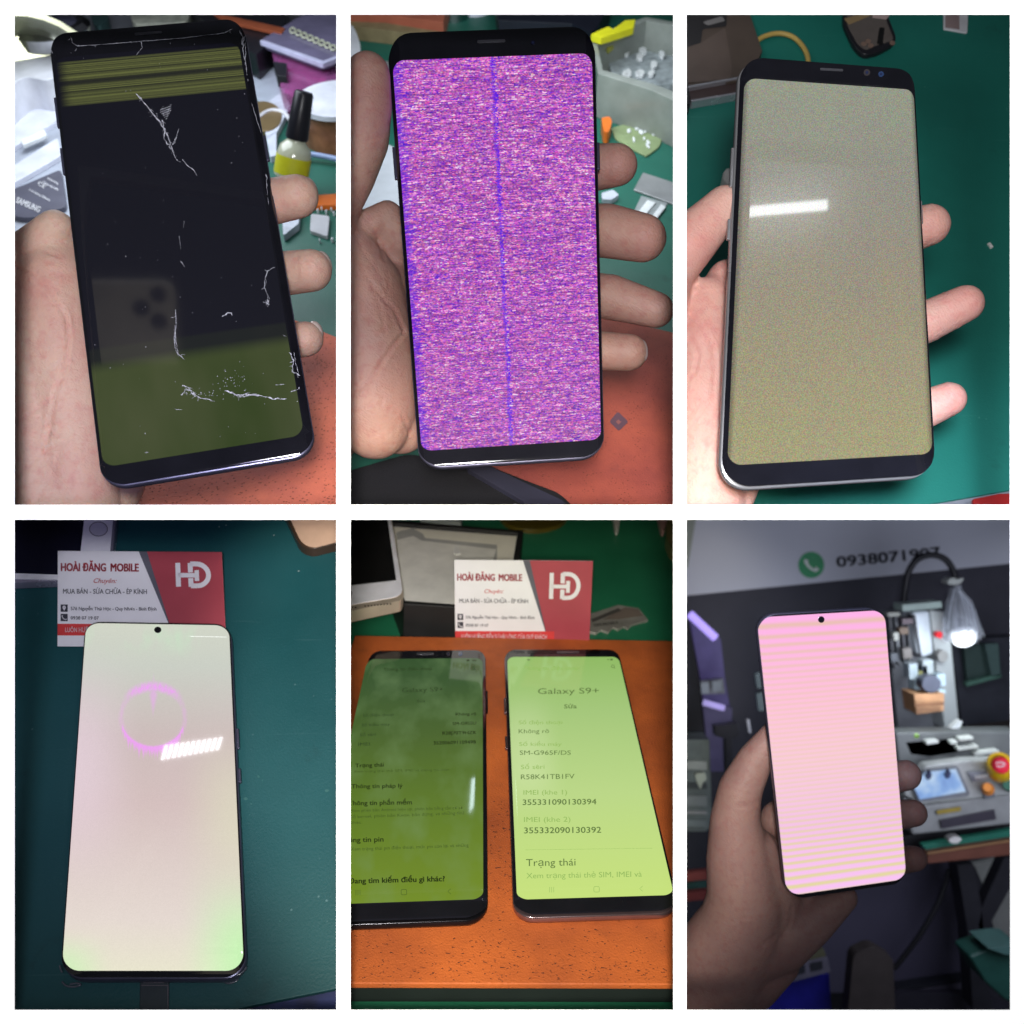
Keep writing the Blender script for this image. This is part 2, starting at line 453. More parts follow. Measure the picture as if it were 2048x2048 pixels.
def fine_lines(x0, y0, x1, y1, n, ang, spread=.5, seed=1):
    rr = random.Random(seed); out = []
    for _ in range(n):
        x, y = rr.uniform(x0, x1), rr.uniform(y0, y1); a = ang + rr.uniform(-spread, spread); L = []
        for k in range(rr.randint(3, 6)):
            L.append((x, y)); a += rr.uniform(-.25, .25); q = rr.uniform(9, 18); x += math.cos(a) * q; y += math.sin(a) * q
        out.append((L, rr.uniform(1.1, 1.8), rr.uniform(.00018, .00042)))
    return out
def hand(label, chains, mat, creases=(), flush=(), voxel=.0013, smooth=10, nails=(), nail_mat=None):
    V, F = [], []
    def add(v, f):
        k = len(V); V.extend(v); F.extend([tuple(i + k for i in p) for p in f])
    for ch in chains:
        pts = [(W(x, y, d), r * PX(d)) for x, y, d, r in ch]
        for i, (p, r) in enumerate(pts):
            add(*sphere_geo(p, r))
            if i + 1 < len(pts):
                p2, r2 = pts[i + 1]; n = 5
                for j in range(1, n):
                    t = j / n; add(*sphere_geo(p.lerp(p2, t), r + (r2 - r) * t))
    o = mesh('hand', V, F, mat)
    m = o.modifiers.new('r', 'REMESH'); m.mode = 'VOXEL'; m.voxel_size = voxel
    m = o.modifiers.new('s', 'SMOOTH'); m.factor = .5; m.iterations = smooth
    dg = bpy.context.evaluated_depsgraph_get(); me = bpy.data.meshes.new_from_object(o.evaluated_get(dg))
    old = o.data; o.modifiers.clear(); o.data = me; bpy.data.meshes.remove(old)
    n = len(me.vertices); co = np.empty(n * 3); me.vertices.foreach_get('co', co); co = co.reshape(-1, 3)
    no = np.empty(n * 3); me.vertices.foreach_get('normal', no); no = no.reshape(-1, 3)
    rel = co - np.array(CAM); d = -rel[:, 2]; px = rel[:, 0] / d / TH * 1024 + 1024; py = -rel[:, 1] / d / TH * 1024 + 1024
    fac = np.einsum('ij,ij->i', no, -rel / np.linalg.norm(rel, axis=1)[:, None]) > .0
    disp = np.zeros(n); red = np.zeros(n)
    for line, w, a in creases:
        best = np.full(n, 1e9)
        L = []
        for i in range(len(line) - 1):
            for k in range(4):
                t = k / 4; L.append((line[i][0] * (1 - t) + line[i + 1][0] * t, line[i][1] * (1 - t) + line[i + 1][1] * t))
        L.append(line[-1])
        for (x0, y0), (x1, y1) in zip(L[:-1], L[1:]):
            ax, ay = x1 - x0, y1 - y0; t = np.clip(((px - x0) * ax + (py - y0) * ay) / (ax * ax + ay * ay + 1e-9), 0, 1)
            best = np.minimum(best, np.hypot(px - x0 - ax * t, py - y0 - ay * t))
        g = np.exp(-(best / w) ** 2) * fac; disp -= g * a; disp += .35 * a * np.exp(-((best - 2.2 * w) / w) ** 2) * fac
        red += g * .28 * min(1, a / .0008)
    for x, y, r, a in flush:
        red += a * np.exp(-((px - x) ** 2 + (py - y) ** 2) / r ** 2)
    co += no * disp[:, None]; me.vertices.foreach_set('co', co.reshape(-1))
    at = me.attributes.new('flush', 'FLOAT', 'POINT'); at.data.foreach_set('value', np.clip(red, 0, 1))
    me.polygons.foreach_set('use_smooth', [True] * len(me.polygons)); me.update()
    if not me.materials: me.materials.append(mat)
    tag(o, label, 'hand')
    for (x, y, d, rx, ry, rot) in nails:
        c = W(x, y, d); s = PX(d); v, f = sphere_geo(Vector(), 1, 20, 12); ca, sa = math.cos(rot), math.sin(rot); vv = []
        for p in v:
            X, Y, Z = p.x * rx * s, p.y * ry * s, p.z * rx * s * 1.2
            vv.append(c + Vector((X * ca - Y * sa, X * sa + Y * ca, Z)))
        mesh('fingernail', vv, f, nail_mat, o, smooth=True)
    return o

# ------------------------------------------------------------------ added white frame with six openings, and what stands under everything
a1 = lambda x, y: (20 + .3416 * x, 20 + .3416 * y);   a2 = lambda x, y: (20 + .3416 * x, 500 + .3416 * y)
b1 = lambda x, y: (690 + .3416 * x, 20 + .3416 * y);  b2 = lambda x, y: (690 + .3416 * x, 500 + .3416 * y)
c1 = lambda x, y: (1360 + .3468 * x, 20 + .3468 * y); c2 = lambda x, y: (1360 + .3468 * x, 500 + .3468 * y)
d1 = lambda x, y: (20 + .3416 * x, 1030 + .3416 * y); d2 = lambda x, y: (20 + .3416 * x, 1500 + .3416 * y)
e1 = lambda x, y: (690 + .3416 * x, 1030 + .3416 * y); e2 = lambda x, y: (690 + .3416 * x, 1500 + .3416 * y)
f1 = lambda x, y: (1360 + .3468 * x, 1030 + .3468 * y); f2 = lambda x, y: (1360 + .3468 * x, 1500 + .3468 * y)
def mp(f, *p): return [f(x, y) for x, y in p]

XB = [-8, 29.2, 672.8, 701, 1346.5, 1373, 2020, 2056]; YB = [-8, 29.2, 1009.7, 1039.2, 2019.6, 2056]
FD = .36
fr = thing('added_lattice', 'plain white frame with six tall openings around the phones', 'frame')
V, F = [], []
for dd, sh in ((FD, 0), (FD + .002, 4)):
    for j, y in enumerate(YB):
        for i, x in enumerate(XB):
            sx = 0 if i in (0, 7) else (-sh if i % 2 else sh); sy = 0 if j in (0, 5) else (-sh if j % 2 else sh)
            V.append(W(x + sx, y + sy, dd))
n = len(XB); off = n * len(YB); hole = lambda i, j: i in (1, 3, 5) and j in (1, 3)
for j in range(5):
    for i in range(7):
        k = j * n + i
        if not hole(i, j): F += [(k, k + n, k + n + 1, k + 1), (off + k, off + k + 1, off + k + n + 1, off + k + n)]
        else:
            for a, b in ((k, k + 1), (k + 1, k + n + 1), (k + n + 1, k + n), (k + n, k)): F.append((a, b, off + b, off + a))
white_glow = M('self_lit_white_frame', (.9, .9, .9), .6, var=0, emis=(1, 1, 1), es=.95)  # front face glows by itself to stay evenly white, though no lamp
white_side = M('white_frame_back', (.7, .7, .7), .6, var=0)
o = mesh('front_frame', V, F, white_glow, fr); o.data.materials.append(white_side)
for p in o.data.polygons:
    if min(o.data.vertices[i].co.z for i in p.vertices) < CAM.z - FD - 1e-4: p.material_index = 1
wallm = M('divider_grey', (.16, .16, .17), .7)
def divider(pA, pB, d0, d1, nrm):
    v = []
    for d in (d0, d1):
        for p in (pA, pB):
            for s in (-.0009, .0009): v.append(W(*p, d) + Vector(nrm) * s)
    return fixn(mesh('divider', v, [(0, 1, 3, 2), (4, 5, 7, 6), (0, 1, 5, 4), (2, 3, 7, 6), (0, 2, 6, 4), (1, 3, 7, 5)], wallm, fr))
for x in (686.9, 1359.8): divider((x, -460), (x, 2090), .3625, 1.7, (1, 0, 0))  # added walls, edge-on to the view, keep each opening's light apart
divider((-40, 1024.4), (2090, 1024.4), .3625, 1.7, (0, 1, 0))
fl = struct(fixn(mesh('floor', [(-3, -3, -.02), (3, -3, -.02), (3, 3, -.02), (-3, 3, -.02), (-3, -3, -.08), (3, -3, -.08), (3, 3, -.08), (-3, 3, -.08)],
     [(0, 1, 2, 3), (4, 5, 6, 7), (0, 1, 5, 4), (1, 2, 6, 5), (2, 3, 7, 6), (3, 0, 4, 7)], M('floor_grey', (.05, .05, .055), .7))))

# ------------------------------------------------------------------ added lights out of view, near the camera and beside the openings
G = lambda px, py, d: tuple(W(px, py, d))
lamp('SPOT', 'fill_all', tuple(CAM + Vector((0, .04, .08))), G(880, 860, .5), 4.5, (.96, .98, 1), .03, cone=72, blend=.7)  # added broad fill over all openings
lamp('SPOT', 'fill_cracked', tuple(CAM + Vector((-.02, .05, .05))), G(340, 540, .42), 4.6, (.98, .97, 1), .03, cone=32, blend=.6, sx=.8)
lamp('AREA', 'fill_cracked_desk', G(150, -200, .62), G(350, 500, .75), .9, (.85, .92, 1), .22, .22)
lamp('AREA', 'fill_purple_desk', G(1050, -220, .62), G(1100, 300, .8), .8, (.88, .95, 1), .2, .2)
lamp('SPOT', 'fill_purple_low', tuple(CAM + Vector((.02, .05, .05))), G(1230, 760, .45), 1.4, (1, .92, .88), .03, cone=18, blend=1)
lamp('SPOT', 'fill_speckled', tuple(CAM + Vector((.03, .06, .06))), G(1790, 430, .42), 6.4, (1, .98, .97), .04, cone=42, blend=.6, sx=.8)
lamp('SPOT', 'fill_card', tuple(CAM + Vector((-.02, -.02, .05))), G(300, 1230, .47), 2.1, (.62, .56, 1), .03, cone=36, blend=.6)
lamp('SPOT', 'fill_orange', tuple(CAM + Vector((.0, .0, .06))), G(1024, 1380, .56), 16, (1, .93, .80), .02, cone=38, blend=.4, sx=.85)
lamp('SPOT', 'fill_machine', tuple(CAM + Vector((.02, .04, .03))), G(1730, 1210, 1.3), 17, (.78, .84, 1), .03, cone=26, blend=.9)
lamp('AREA', 'fill_shop', G(2350, 1500, .85), G(1700, 1400, 1.4), 1.1, (.80, .84, 1), .25, .35)  # added side light that brightens the background but not the hand

# ================================================================== 1: cracked phone, olive bands
before = set(scene.objects)
A1 = pl3((100, 1010, .49), (600, 1010, .49), (350, 29, .95))
bench = M('bench_top', (.20, .21, .24), .55, bump=.2)
green = MM('green_mat', (.008, .115, .080), .5)
def orange_mat(name, col, pits=True, sc=900, thr=.66):
    k = NT(name); b = k.b
    nz = k.ramp(k.noise(14, 5, .65), [(.32, (0, 0, 0)), (.7, (1, 1, 1))]); c = k.mix(nz, (col[0] * .58, col[1] * .55, col[2] * .8), tuple(min(1, x * 1.12) for x in col))
    c = k.mix(k.ramp(k.noise(70, 5, .7), [(.60, (0, 0, 0)), (.72, (.35, .35, .35))]), c, (col[0] * .40, col[1] * .5, col[2] * .8))
    vz = k.n('ShaderNodeTexVoronoi'); vz.inputs['Scale'].default_value = sc * .55; k.put(vz.inputs['Vector'], k.tex())
    pit = k.math('MULTIPLY', k.ramp(vz.outputs[0], [(.16, (1, 1, 1)), (.28, (0, 0, 0))]), k.ramp(k.noise(sc * .12, 3), [(thr - .2, (0, 0, 0)), (thr, (1, 1, 1))]))
    c = k.mix(k.math('MULTIPLY', pit, .75), c, tuple(x * .18 for x in col))
    k.put(b.inputs['Base Color'], c); b.inputs['Roughness'].default_value = .6; b.inputs['Specular IOR Level'].default_value = .3
    bn = k.n('ShaderNodeBump'); bn.inputs['Strength'].default_value = .5; bn.inputs['Distance'].default_value = .0008
    k.put(bn.inputs['Height'], k.math('SUBTRACT', k.noise(sc, 4), pit)); k.put(b.inputs['Normal'], bn)
    return k.m
struct(slab('worktop', A1.up(-.012), [(-60, -90), (684, -90), (684, 1060), (-60, 1060)], .01, bench, bev=0))
tag(slab('cutting_mat', A1, mp(a1, (1180, 150), (2000, 150), (2000, 3100), (700, 3100), (700, 900)), .002, green, h0=-.002), 'green work mat behind the cracked phone', 'mat')
om1 = orange_mat('orange_rubber_pitted', (.72, .19, .10), sc=900, thr=.5)
tag(slab('rubber_mat', A1, mp(a2, (1500, 340), (1960, 530), (1990, 1640), (-100, 1640), (300, 1000)), .006, om1), 'pitted orange rubber mat below the cracked phone', 'mat')
paper = M('pale_paper', (.62, .64, .72), .55)
tag(slab('paper_sheet', A1, mp(a1, (-120, 560), (330, 470), (420, 1500), (-120, 1600)), .001, M('grey_sheet', (.36, .39, .46), .5)), 'grey sheet under the batteries left of the cracked phone', 'paper')
plas = M('clear_strip', (.66, .68, .78), .2, coat=.5)
tag(slab('plastic_strip', A1, mp(a1, (-60, 640), (250, 505), (290, 640), (-60, 850)), .004, plas, h0=.001, r=8), 'broad pale plastic strip at the left, nearer the metal dish', 'strip')
tag(slab('plastic_strip', A1, mp(a1, (-60, 960), (280, 745), (300, 850), (-60, 1060)), .004, plas, h0=.001, r=6), 'narrow pale plastic strip along the upper edge of the dark battery', 'strip')
bt = thing('phone_battery', 'dark grey phone battery with white lettering left of the cracked phone', 'battery')
bp = A1.up(.005)
slab('casing', A1, mp(a1, (-80, 1090), (300, 930), (330, 1150), (110, 1225), (-40, 1190)), .004, M('battery_grey', (.085, .085, .12), .35), bt, h0=.001, r=[10, 10, 10, 24, 10])
writing('lettering', bp, [('SAMSUNG', a1(32, 1125), a1(170, 1185), 12, .02), ('Li-ion battery 3500mAh', a1(110, 1055), a1(230, 1120), 5, 0), ('CE', a1(160, 1020), a1(200, 1045), 8, 0)], .0006, M('white_ink', (.75, .75, .78), .5), bt)
writing('lettering', bp.up(.0002), [('Charge only 4.40V', a1(190, 1010), a1(280, 1060), 5, 0), ('Warning', a1(215, 990), a1(280, 1020), 5, 0)], .0008, M('white_ink'), bt)
# magnifier lamp top left
mg = thing('magnifier', 'white magnifier head with dark round lens behind the cracked phone', 'magnifier')
slab('housing', A1, mp(a1, (-80, -60), (330, -60), (370, 130), (350, 330), (230, 420), (80, 380), (-80, 520)), .03, M('white_plastic', (.66, .67, .72), .35), mg, r=22, bev=.004)
c0 = A1.hit(*a1(262, 175), .034); lathe('lens_rim', c0, c0 + A1.n * .014, [(0, .030), (.7, .031), (1, .027), (1, .022), (.6, .022)], M('chrome', (.5, .5, .52), .15, metal=1), mg)
lathe('lens', c0 + A1.n * .002, c0 + A1.n * .0155, [(0, .0215), (.8, .0215), (.95, .012), (1, .001)], M('dark_lens', (.03, .03, .05), .06, coat=1), mg)
lathe('metal_dish', A1.hit(*a1(130, 520)), A1.hit(*a1(130, 520), .02), [(0, .04), (.1, .05), (1, .062), (1, .058), (.15, .046)], M('dish_metal', (.42, .43, .30), .2, metal=.7), None)
tag(bpy.data.objects['metal_dish'], 'round metal dish at the left edge behind the cracked phone', 'dish')
pp = M('scrap_mix', (.35, .36, .30), .4, var=.5, vs=90)
for pts, lab in (((( 690, -20), (1060, -20), (1040, 70), (720, 80)), 'low grey olive tray top centre behind the cracked phone'),):
    tag(slab('tray', A1, mp(a1, *pts), .02, pp, r=10), lab, 'tray')
for i, (x, y, s) in enumerate(((490, 30, 26), (530, 70, 20), (465, 75, 14))):
    pass
tag(slab('cable_clip', A1, mp(a1, (465, -10), (560, -20), (580, 50), (520, 100), (480, 70)), .012, M('teal_dark', (.03, .07, .07), .4), r=8), 'dark green clip beyond the top edge of the cracked phone', 'clip')
bx = thing('storage_box', 'black box with orange strip behind the cracked phone corner', 'box')
slab('casing', A1, mp(a1, (1020, -60), (1620, -60), (1600, 110), (1440, 260), (1180, 120)), .025, M('black_plastic', (.015, .015, .02), .35), bx)
slab('edge_strip', A1, mp(a1, (1190, 15), (1290, 35), (1610, 105), (1590, 135), (1260, 60)), .003, M('orange_plastic', (.35, .09, .04), .4), bx, h0=.026)
# clear box with purple lid
cb = thing('parts_box', 'clear plastic box with purple lid and pink contents', 'box')
slab('tub', A1, mp(a1, (1530, 240), (1960, 60), (2010, 470), (1860, 560), (1590, 470)), .02, M('tub_plastic', (.42, .12, .34), .12, alpha=.55), cb, bev=.002)
slab('filling', A1, mp(a1, (1570, 290), (1870, 270), (1850, 420), (1600, 410)), .014, M('pink_parts', (.40, .02, .16), .4, var=.5, vs=120), cb, h0=.001)
slab('filling', A1, mp(a1, (1540, 300), (1620, 310), (1620, 390), (1560, 380)), .010, M('black_plastic'), cb, h0=.0155)
slab('lid', A1, mp(a1, (1462, 178), (1720, 22), (2010, 20), (1990, 250), (1830, 312)), .006, M('purple_lid', (.21, .19, .31), .12, coat=.7), cb, h0=.022, r=10)
slab('lid_edge', A1, mp(a1, (1462, 178), (1480, 172), (1835, 296), (1980, 238), (1990, 252), (1830, 314)), .004, M('lid_rim', (.55, .55, .75), .2), cb, h0=.0265)
for i in range(8):
    x, y = 1655 + i * 34, 120 + i * 14.5
    c = A1.hit(*a1(x, y), .0295); bmx = tube('dimple', [c + (A1.hit(*a1(x + 15 * math.cos(t), y + 15 * math.sin(t)), .0295) - c) for t in [2 * math.pi * k / 14 for k in range(15)]], .0009, M('pale_ring', (.62, .64, .50), .3), cb, seg=6, sub=1)
# bottle
bo = thing('varnish_bottle', 'small glass bottle with tall black cap and yellow label', 'bottle')
d0 = (CAM - A1.hit(*a1(1640, 990))).z; b0 = W(*a1(1642, 985), d0 - .03); b1_ = W(*a1(1722, 478), d0 - .055); ax = b1_ - b0
sR = PX(d0 - .03) * .3416
lathe('glass_body', b0, b0 + ax * .50, [(0, 90 * sR), (.05, 100 * sR), (.55, 100 * sR), (.75, 88 * sR), (.88, 55 * sR), (1, 50 * sR)], M('bottle_glass', (.50, .52, .40), .08, alpha=.8, coat=1), bo)
lathe('label', b0 + ax * .05, b0 + ax * .265, [(0, 101.5 * sR), (1, 101.5 * sR)], M('yellow_label', (.45, .44, .01), .45, var=.2), bo)
lathe('cap', b0 + ax * .46, b1_, [(0, 62 * sR), (.05, 66 * sR), (.95, 54 * sR), (1, 48 * sR)], M('black_cap', (.008, .008, .012), .3), bo)
# tape roll
tr = thing('tape_roll', 'roll of copper tape with white core right of the bottle', 'tape')
c0 = A1.hit(*a1(1960, 745)); ax2 = A1.n * .030
lathe('tape', c0, c0 + ax2 * .9, [(0, .031), (1, .031)], M('copper_tape', (.28, .12, .06), .3, metal=.3, var=.4, vs=80), tr)
lathe('core', c0 + ax2 * .9, c0 + ax2 * 1.02, [(0, .033), (1, .033), (1, .022)], M('core_white', (.7, .72, .8), .4), tr)
tag(slab('orange_strip', A1, mp(a1, (1770, 1085), (1960, 1070), (1960, 1140), (1760, 1142)), .004, M('orange_vivid', (.75, .17, .02), .4)), 'bright orange plastic strip beside the top fingertip', 'strip')
tag(slab('phone_part', A1, mp(a1, (1762, 1190), (1872, 1205), (1860, 1325), (1755, 1290)), .003, M('pale_metal', (.55, .56, .60), .35), r=5), 'pale square metal plate on the green mat below the orange strip', 'metal plate')
for pts, lab in (((( 1590, 1190), (1700, 1160), (1690, 1250), (1600, 1320)), 'crumpled clear film scrap below the uppermost fingertip'), (((1480, 560), (1600, 470), (1640, 560), (1560, 720), (1500, 760)), 'white crumpled film to the left of the bottle'), (((1500, 740), (1560, 700), (1560, 850), (1520, 860)), 'pale blue offcut touching the bottle at its left')):
    tag(slab('film_scrap', A1, mp(a1, *pts), .005, M('scrap_film', (.58, .62, .72), .2, bump=1, bs=150), r=4), lab, 'scrap')
tag(slab('tin_lid', A1, discpts(*a1(1480, 620), 38, 30), .006, M('brown_tin', (.28, .20, .10), .3, metal=.5)), 'brown tin lid peeking out at the right edge of the cracked phone', 'lid')
tag(slab('glass_plate', A1, mp(a1, (1400, 360), (1560, 330), (1650, 480), (1500, 560), (1420, 500)), .004, M('glass_pale', (.50, .56, .66), .1, coat=1), r=8), 'pale glass plate under the purple lidded box', 'plate')
for k_, (lab, pts, rr, m_) in enumerate((
    ('olive cable looping over the metal dish at the left edge', ((-40, 470), (60, 425), (150, 405), (240, 430), (300, 480)), .0022, M('olive_cable', (.30, .31, .16), .4)),
    ('thin grey cable lying under the olive cable at the left edge', ((-40, 520), (80, 470), (190, 455), (290, 500)), .0014, M('grey_cable', (.42, .43, .45), .4)),
    ('blue grey cable running behind the bottle at the right edge', ((1600, 900), (1700, 850), (1800, 850), (1990, 890)), .0020, M('blue_cable', (.22, .30, .50), .35)),
    ('white cable curling left of the bottle neck', ((1440, 640), (1520, 590), (1600, 600), (1650, 660)), .0016, M('white_plastic')))):
    tag(tube('cable', [A1.hit(*a1(x, y), .006) for x, y in pts], rr, m_), lab, 'cable')
for lab, pts, m_ in (
    ('narrow barcode sticker on the pale strips left of the cracked phone', ((60, 760), (200, 700), (215, 730), (75, 790)), M('tiny_white', (.75, .78, .8), .3)),
    ('small green circuit board left of the tape roll', ((1560, 880), (1640, 860), (1650, 900), (1570, 920)), M('board_green', (.02, .16, .07), .35, var=.4, vs=300)),
    ('yellow note at the upper left edge beside the magnifier', ((-20, 470), (50, 455), (60, 520), (-20, 545)), M('note_yellow', (.45, .42, .12), .5)),
    ('black clip below the lid of the purple lidded box', ((1690, 430), (1800, 420), (1810, 465), (1700, 480)), M('black_plastic'))):
    tag(slab({'n': 'sticker', 's': 'circuit_board', 'y': 'paper_note', 'b': 'binder_clip'}[lab[0]], A1, mp(a1, *pts), .003, m_, h0=.006), lab, lab.split()[1] if lab[0] != 's' else 'circuit board')
for i, (x, y) in enumerate(((1800, 1165), (1822, 1150), (1850, 1172), (1880, 1158), (1895, 1180), (1812, 1340), (1885, 1335))):
    tag(slab('crumb', A1, discpts(*a1(x, y), random.uniform(2, 4), random.uniform(1.5, 3), 5, i), .003, M('glass_crumb', (.7, .74, .78), .15)), 'tiny clear glass crumb on the green mat near the metal plate', 'crumb', 'glass crumbs on the green mat')

def s1(k, u, v):
    lines = k.noise(1, 6, .9, vec(k, 0.0, k.math('MULTIPLY', v, 120)))
    band = k.math('MULTIPLY', sstep(k, v, .868, .872), k.math('SUBTRACT', 1, sstep(k, v, .985, .989)))
    l2 = k.math('MULTIPLY', k.ramp(lines, [(.40, (.0, .0, .0)), (.46, (.30, .30, .30)), (.48, (.06, .06, .06)), (.51, (.8, .8, .8)), (.535, (.22, .22, .22)), (.57, (1, 1, 1)), (.62, (.5, .5, .5)), (.66, (1, 1, 1))]), band)
    darkband = k.math('MULTIPLY', sstep(k, v, .922, .926), k.math('SUBTRACT', 1, sstep(k, v, .934, .938)))
    l2 = k.math('MULTIPLY', l2, k.math('SUBTRACT', 1, k.math('MULTIPLY', darkband, .8)))
    edge = k.math('MULTIPLY', sstep(k, u, 0, .08), k.math('ADD', .75, k.math('MULTIPLY', v, .25)))
    top = k.math('MULTIPLY', l2, edge)
    bot = k.math('SUBTRACT', 1, sstep(k, v, .205, .250)); b2_ = k.math('MULTIPLY', k.math('SUBTRACT', 1, sstep(k, v, .262, .272)), .12)
    bot = k.math('MAXIMUM', bot, b2_)
    c = k.mix(top, (.0012, .0012, .005), srgb(112, 118, 62))
    bc = k.mix(k.ramp(k.noise(2.2, 3, .45, vec=k.tex('UV')), [(.35, (0, 0, 0)), (.65, (1, 1, 1))]), srgb(66, 74, 40), srgb(44, 60, 8))  # blotches imitate reflection patches in the olive area's colour
    return k.mix(bot, c, bc)
def mkq(L, R, T, B, d, th, pl=None):
    q = corners(L, R, T, B); return QMap(q, pl or natural_plane(q, d), th)
q1 = mkq([(95.8, 88.3), (197.6, 944)], [(489.7, 57.6), (622.9, 841.6)], [(115.6, 64.4), (460.7, 35.4)], [(225, 973), (566.6, 916.8)], .405, .0088)
dark_frame = M('dark_blue_metal', (.10, .10, .16), .3, metal=.6)
ph1, q1, r1 = phone('cracked phone with olive bands, held in a hand beside batteries', 'phone', q1, 9.5, dark_frame,
    [a1(265, 285), a1(1330, 185), a2(1728, 1075), a2(535, 1283)], screen_mat('screen_olive_bands', s1, .06), 5, curve=(.004, .0022),
    ear=mp(a1, (728, 133), (888, 122), (890, 136), (730, 148)), buttons=(('l', .79, .86), ('l', .68, .74), ('r', .66, .72)))
# cracks
cw = M('crack_white', (.50, .50, .58), .3, var=.55, vs=1400)
def ln(f, *p): return [f(x, y) for x, y in p]
L = []
for a, b in ((a1, [(740, 492), (800, 560), (850, 620), (900, 690), (920, 730), (945, 800), (965, 860)]),):
    for w in (2.4, 1.6, 1.2): L.append(jag(ln(a, *b), 1.2, 5, w))
L += [jag(ln(a1, (890, 640), (905, 700), (900, 750), (930, 790), (960, 840)), 1.6, 5, 2.2), jag(ln(a1, (965, 860), (980, 885), (1000, 890)), .8, 4, .8),
      jag(ln(a1, (1010, 875), (1040, 910), (1075, 935), (1095, 972)), .6, 4, 1.6), jag(ln(a1, (1020, 1235), (1015, 1275)), .4, 3, .7), jag(ln(a1, (990, 1325), (1000, 1400)), .4, 3, .6),
      jag(ln(a2, (1000, 65), (1025, 100)), .5, 3, 1.3), jag(ln(a2, (970, 350), (972, 440), (962, 500), (965, 570), (980, 605), (1022, 642)), .8, 5, 1.7), jag(ln(a2, (965, 440), (975, 560), (985, 620)), .8, 5, 1),
      jag(ln(a2, (1243, 388), (1262, 380), (1275, 366), (1298, 370), (1300, 384)), .3, 3, 2.6),
      jag(ln(a2, (1008, 792), (1040, 800), (1065, 835), (1110, 865), (1200, 885)), 1.2, 5, 2.2), jag(ln(a2, (1002, 850), (1030, 815), (1070, 825), (1085, 860)), 1.6, 5, 1.8),
      jag(ln(a2, (1265, 822), (1330, 850), (1380, 845), (1450, 850), (1540, 870), (1620, 870)), 1.2, 6, 3), jag(ln(a2, (1300, 840), (1350, 858), (1440, 846), (1500, 866)), 1.2, 5, 1.8),
      jag(ln(a2, (1640, 600), (1660, 650), (1650, 710), (1700, 735)), 1.5, 6, 2.2), jag(ln(a2, (1665, 600), (1672, 660), (1690, 720)), 1, 5, 1.2), jag(ln(a2, (1645, 830), (1690, 815), (1695, 800)), .6, 4, 1.6),
      jag(ln(a2, (1550, 100), (1510, 120), (1492, 170), (1490, 220), (1510, 270), (1515, 320)), .8, 5, 1.2), jag(ln(a2, (1505, 290), (1515, 300), (1500, 310), (1520, 320)), 1, 5, 2),
      jag(ln(a1, (765, 182), (775, 220)), .6, 4, 1.3), jag(ln(a1, (355, 155), (365, 190), (395, 212), (560, 200), (840, 178), (1050, 160), (1250, 135), (1300, 112)), .5, 5, 1.3),
      jag(ln(a1, (390, 225), (380, 240)), .5, 3, 1.2), jag(ln(a1, (240, 235), (250, 255)), .5, 3, 1.2), jag(ln(a1, (770, 225), (740, 265)), .5, 3, .8),
      jag(ln(a2, (1600, 500), (1620, 505)), .5, 3, 1.2), jag(ln(a2, (1555, 790), (1610, 785)), .5, 3, 1.1), jag(ln(a2, (965, 930), (1005, 935)), .8, 3, 1), jag(ln(a2, (790, 1188), (812, 1184)), .4, 3, 2)]
for l0 in list(L):
    if len(l0) > 14: L += twigs(l0, 5)
for i in range(8):     # feathered shell marks beside the main crack
    x = 880 + i * 8; L += [[(*a1(x, 595 + i * -3 + j * 13 - 8), .8), (*a1(x + 7, 588 + i * -3 + j * 13 - 8), .9)] for j in range(max(2, 6 - abs(i - 4)))]
for i in range(7): L.append(jag(ln(a1, (950 + i * 6, 790 - i * 14), (972 + i * 3, 770 - i * 13)), .3, 2, 1.1))
each_stroke('crack', q1.pl, L, .0003, cw, ph1)
pts = [a1(*p) for p in ((1360, 110), (1350, 170), (1362, 250), (1352, 330), (1378, 420), (1400, 425), (1384, 330), (1385, 260), (1392, 200), (1375, 130))]
each_stroke('crack', q1.pl, [jag([a1(1330, 110), a1(1362, 160), a1(1370, 300), a1(1392, 425)], 2, 8, 2.2), jag([a1(1372, 150), a1(1358, 250), a1(1362, 330), a1(1385, 420)], 2, 8, 1.6), jag([a1(1380, 150), a1(1378, 300), a1(1400, 500), a1(1470, 720)], .8, 9, 1.1), jag([a1(1500, 960), a1(1512, 1150), a1(1520, 1280), a1(1545, 1400)], 1.4, 9, 1.6)], -.0004, cw, ph1)
L = []
for k in range(150):
    if k < 40: x, y = a2(random.gauss(1300, 55), random.gauss(770, 28))
    elif k < 70: x, y = a2(random.gauss(1160, 60), random.gauss(850, 22))
    elif k < 95: x, y = a1(random.gauss(910, 22), random.gauss(600, 22))
    else: x, y = q1.px(random.uniform(.05, .95), random.uniform(.05, .97))
    w = random.uniform(.5, 1.5); L.append([(x - w / 2, y, w), (x + w / 2, y + random.uniform(-.5, .5), w)])
strokes('dust', q1.pl, L, .0003, cw, ph1)['kind'] = 'stuff'

